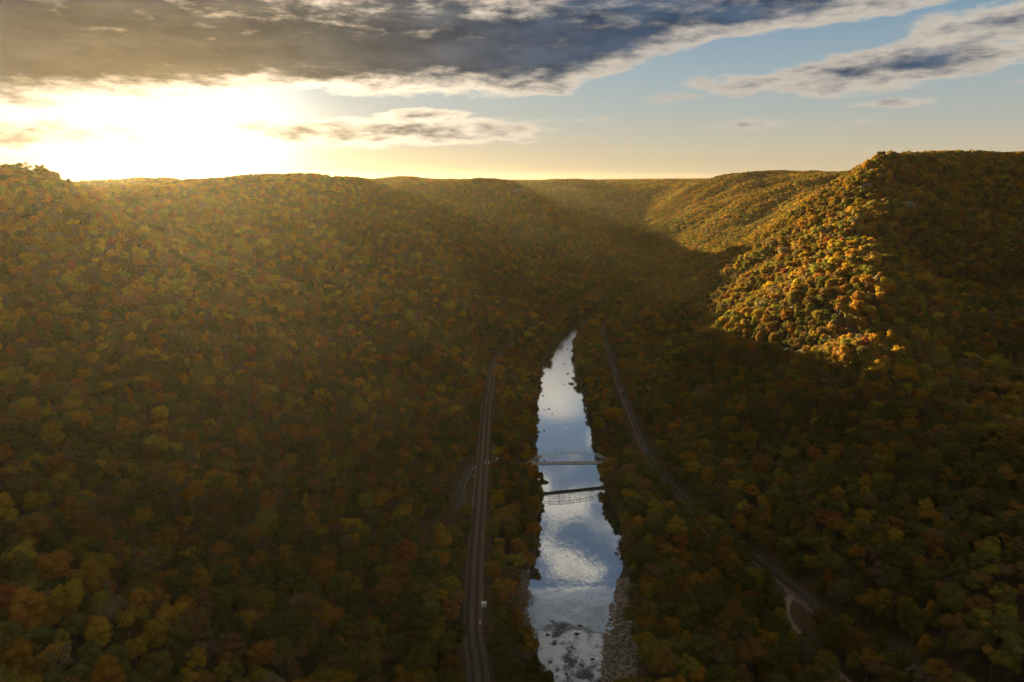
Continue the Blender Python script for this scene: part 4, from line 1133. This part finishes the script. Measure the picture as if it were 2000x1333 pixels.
def crossing_signal(x, y, lab):
    root = empty('crossing_signal', (x, y, 15.2))
    MB().cyl((0, 0, 0), (0, 0, 4.2), .09).build('mast', M_STEEL, root)
    M1 = Matrix.Rotation(.75, 3, 'Y'); M2 = Matrix.Rotation(-.75, 3, 'Y')
    MB().box((0, -.1, 3.9), (1.4, .04, .24), M1).build('crossbuck_blade', M_PAINT_W, root)
    MB().box((0, -.15, 3.9), (1.4, .04, .24), M2).build('crossbuck_blade', M_PAINT_W, root)
    for s in (-1, 1): MB().cyl((s * .5, -.05, 2.9), (s * .5, -.25, 2.9), .2).build('lamp', M_IRON, root)
    MB().bar((-.6, 0, 2.9), (.6, 0, 2.9), .06).build('lamp_arm', M_STEEL, root)
    tag(root, lab, 'crossing signal', 'crossing signals at the railway')
crossing_signal(-17.5, 653.5, 'railway crossing signal mast on the river side of the rails')
crossing_signal(-40.8, 661.5, 'railway crossing signal mast on the slope side of the rails')
# stacks of old sleepers lying on the ballast edge
for i, (x, y, lab) in enumerate(((-18.2, 391, 'dark stack of old sleepers on the ballast, uppermost of three'), (-17.6, 384, 'dark stack of old sleepers on the ballast, middle of three'), (-17.0, 377, 'dark stack of old sleepers on the ballast, lowest of three'))):
    root = empty('sleeper_stack', (x, y, 15.16), .1)
    tag(root, lab, 'sleeper stack', 'stacks of old sleepers')
    sm = MB().box((0, 0, 0), (2.6, .24, .2)).mesh('sleeper', M_TIE)
    for r2 in range(3):
        for q in range(6 - r2):
            o = link('sleeper', sm, root); o.location = (rng.uniform(-.06, .06), -.8 + q * .3 + r2 * .14, .1 + r2 * .21)
# overhead cable over the trees by the coal train side
def cable(a, b, lab):
    root = empty('overhead_cable', a)
    A = Vector((0, 0, 0)); B = Vector(b) - Vector(a)
    m_ = MB(); prev = A
    for k in range(1, 17):
        t = k / 16; p = A.lerp(B, t) - Vector((0, 0, 6 * t * (1 - t))); m_.cyl(prev, p, .07, n=5); prev = p
    m_.build('wire', M_STEEL, root)
    for p in (A, B):
        g0 = float(ground(np.array([a[0] + p.x]), np.array([a[1] + p.y]))[0])
        MB().cyl((p.x, p.y, g0 - a[2] - 1), (p.x, p.y, p.z + .8), .2, .14).build('pole', M_BARK, root)
    tag(root, lab, 'cable')
cable((143, 545, 37), (150, 470, 36), 'thin pale overhead cable above the trees beside the coal train')
# house on the rim of the hill
def house(x, y, lab):
    z = float(ground(np.array([x]), np.array([y]))[0])
    root = empty('rim_house', (x, y, z), .4)
    MB().box((0, 0, 9), (11, 8, 18)).build('wall', M_CONC, root)
    r_ = MB(); r_.quad((-6, -4.6, 17.8), (6, -4.6, 17.8), (6, 0, 20.6), (-6, 0, 20.6)); r_.quad((-6, 4.6, 17.8), (6, 4.6, 17.8), (6, 0, 20.6), (-6, 0, 20.6))
    r_.build('roof', M_STEEL, root)
    for k in (-3, 0, 3): MB().box((k, -4.03, 15.5), (1.2, .08, 1.6)).build('window', M_GLASS, root)
    tag(root, lab, 'house')

# ------------------------------------------------------------------ haze : one closed box of even, thin air
hz, g, out = material('haze_air')
pv = g.new('ShaderNodeVolumePrincipled')
pv.inputs['Color'].default_value = (0.76, 0.61, 0.36, 1)
pv.inputs['Density'].default_value = 0.0000062
pv.inputs['Anisotropy'].default_value = 0.68
g.l.new(pv.outputs[0], out.inputs['Volume'])
x0, x1, y0, y1, z0, z1 = -13800, 13800, -5500, 15800, -60, 390
b = MB().box(((x0 + x1) / 2, (y0 + y1) / 2, (z0 + z1) / 2), (x1 - x0, y1 - y0, z1 - z0))
o = b.build('haze', hz); tag(o, 'thin golden haze filling the gorge', 'haze', kind='stuff')
print('ground z range', GZ.min(), GZ.max())
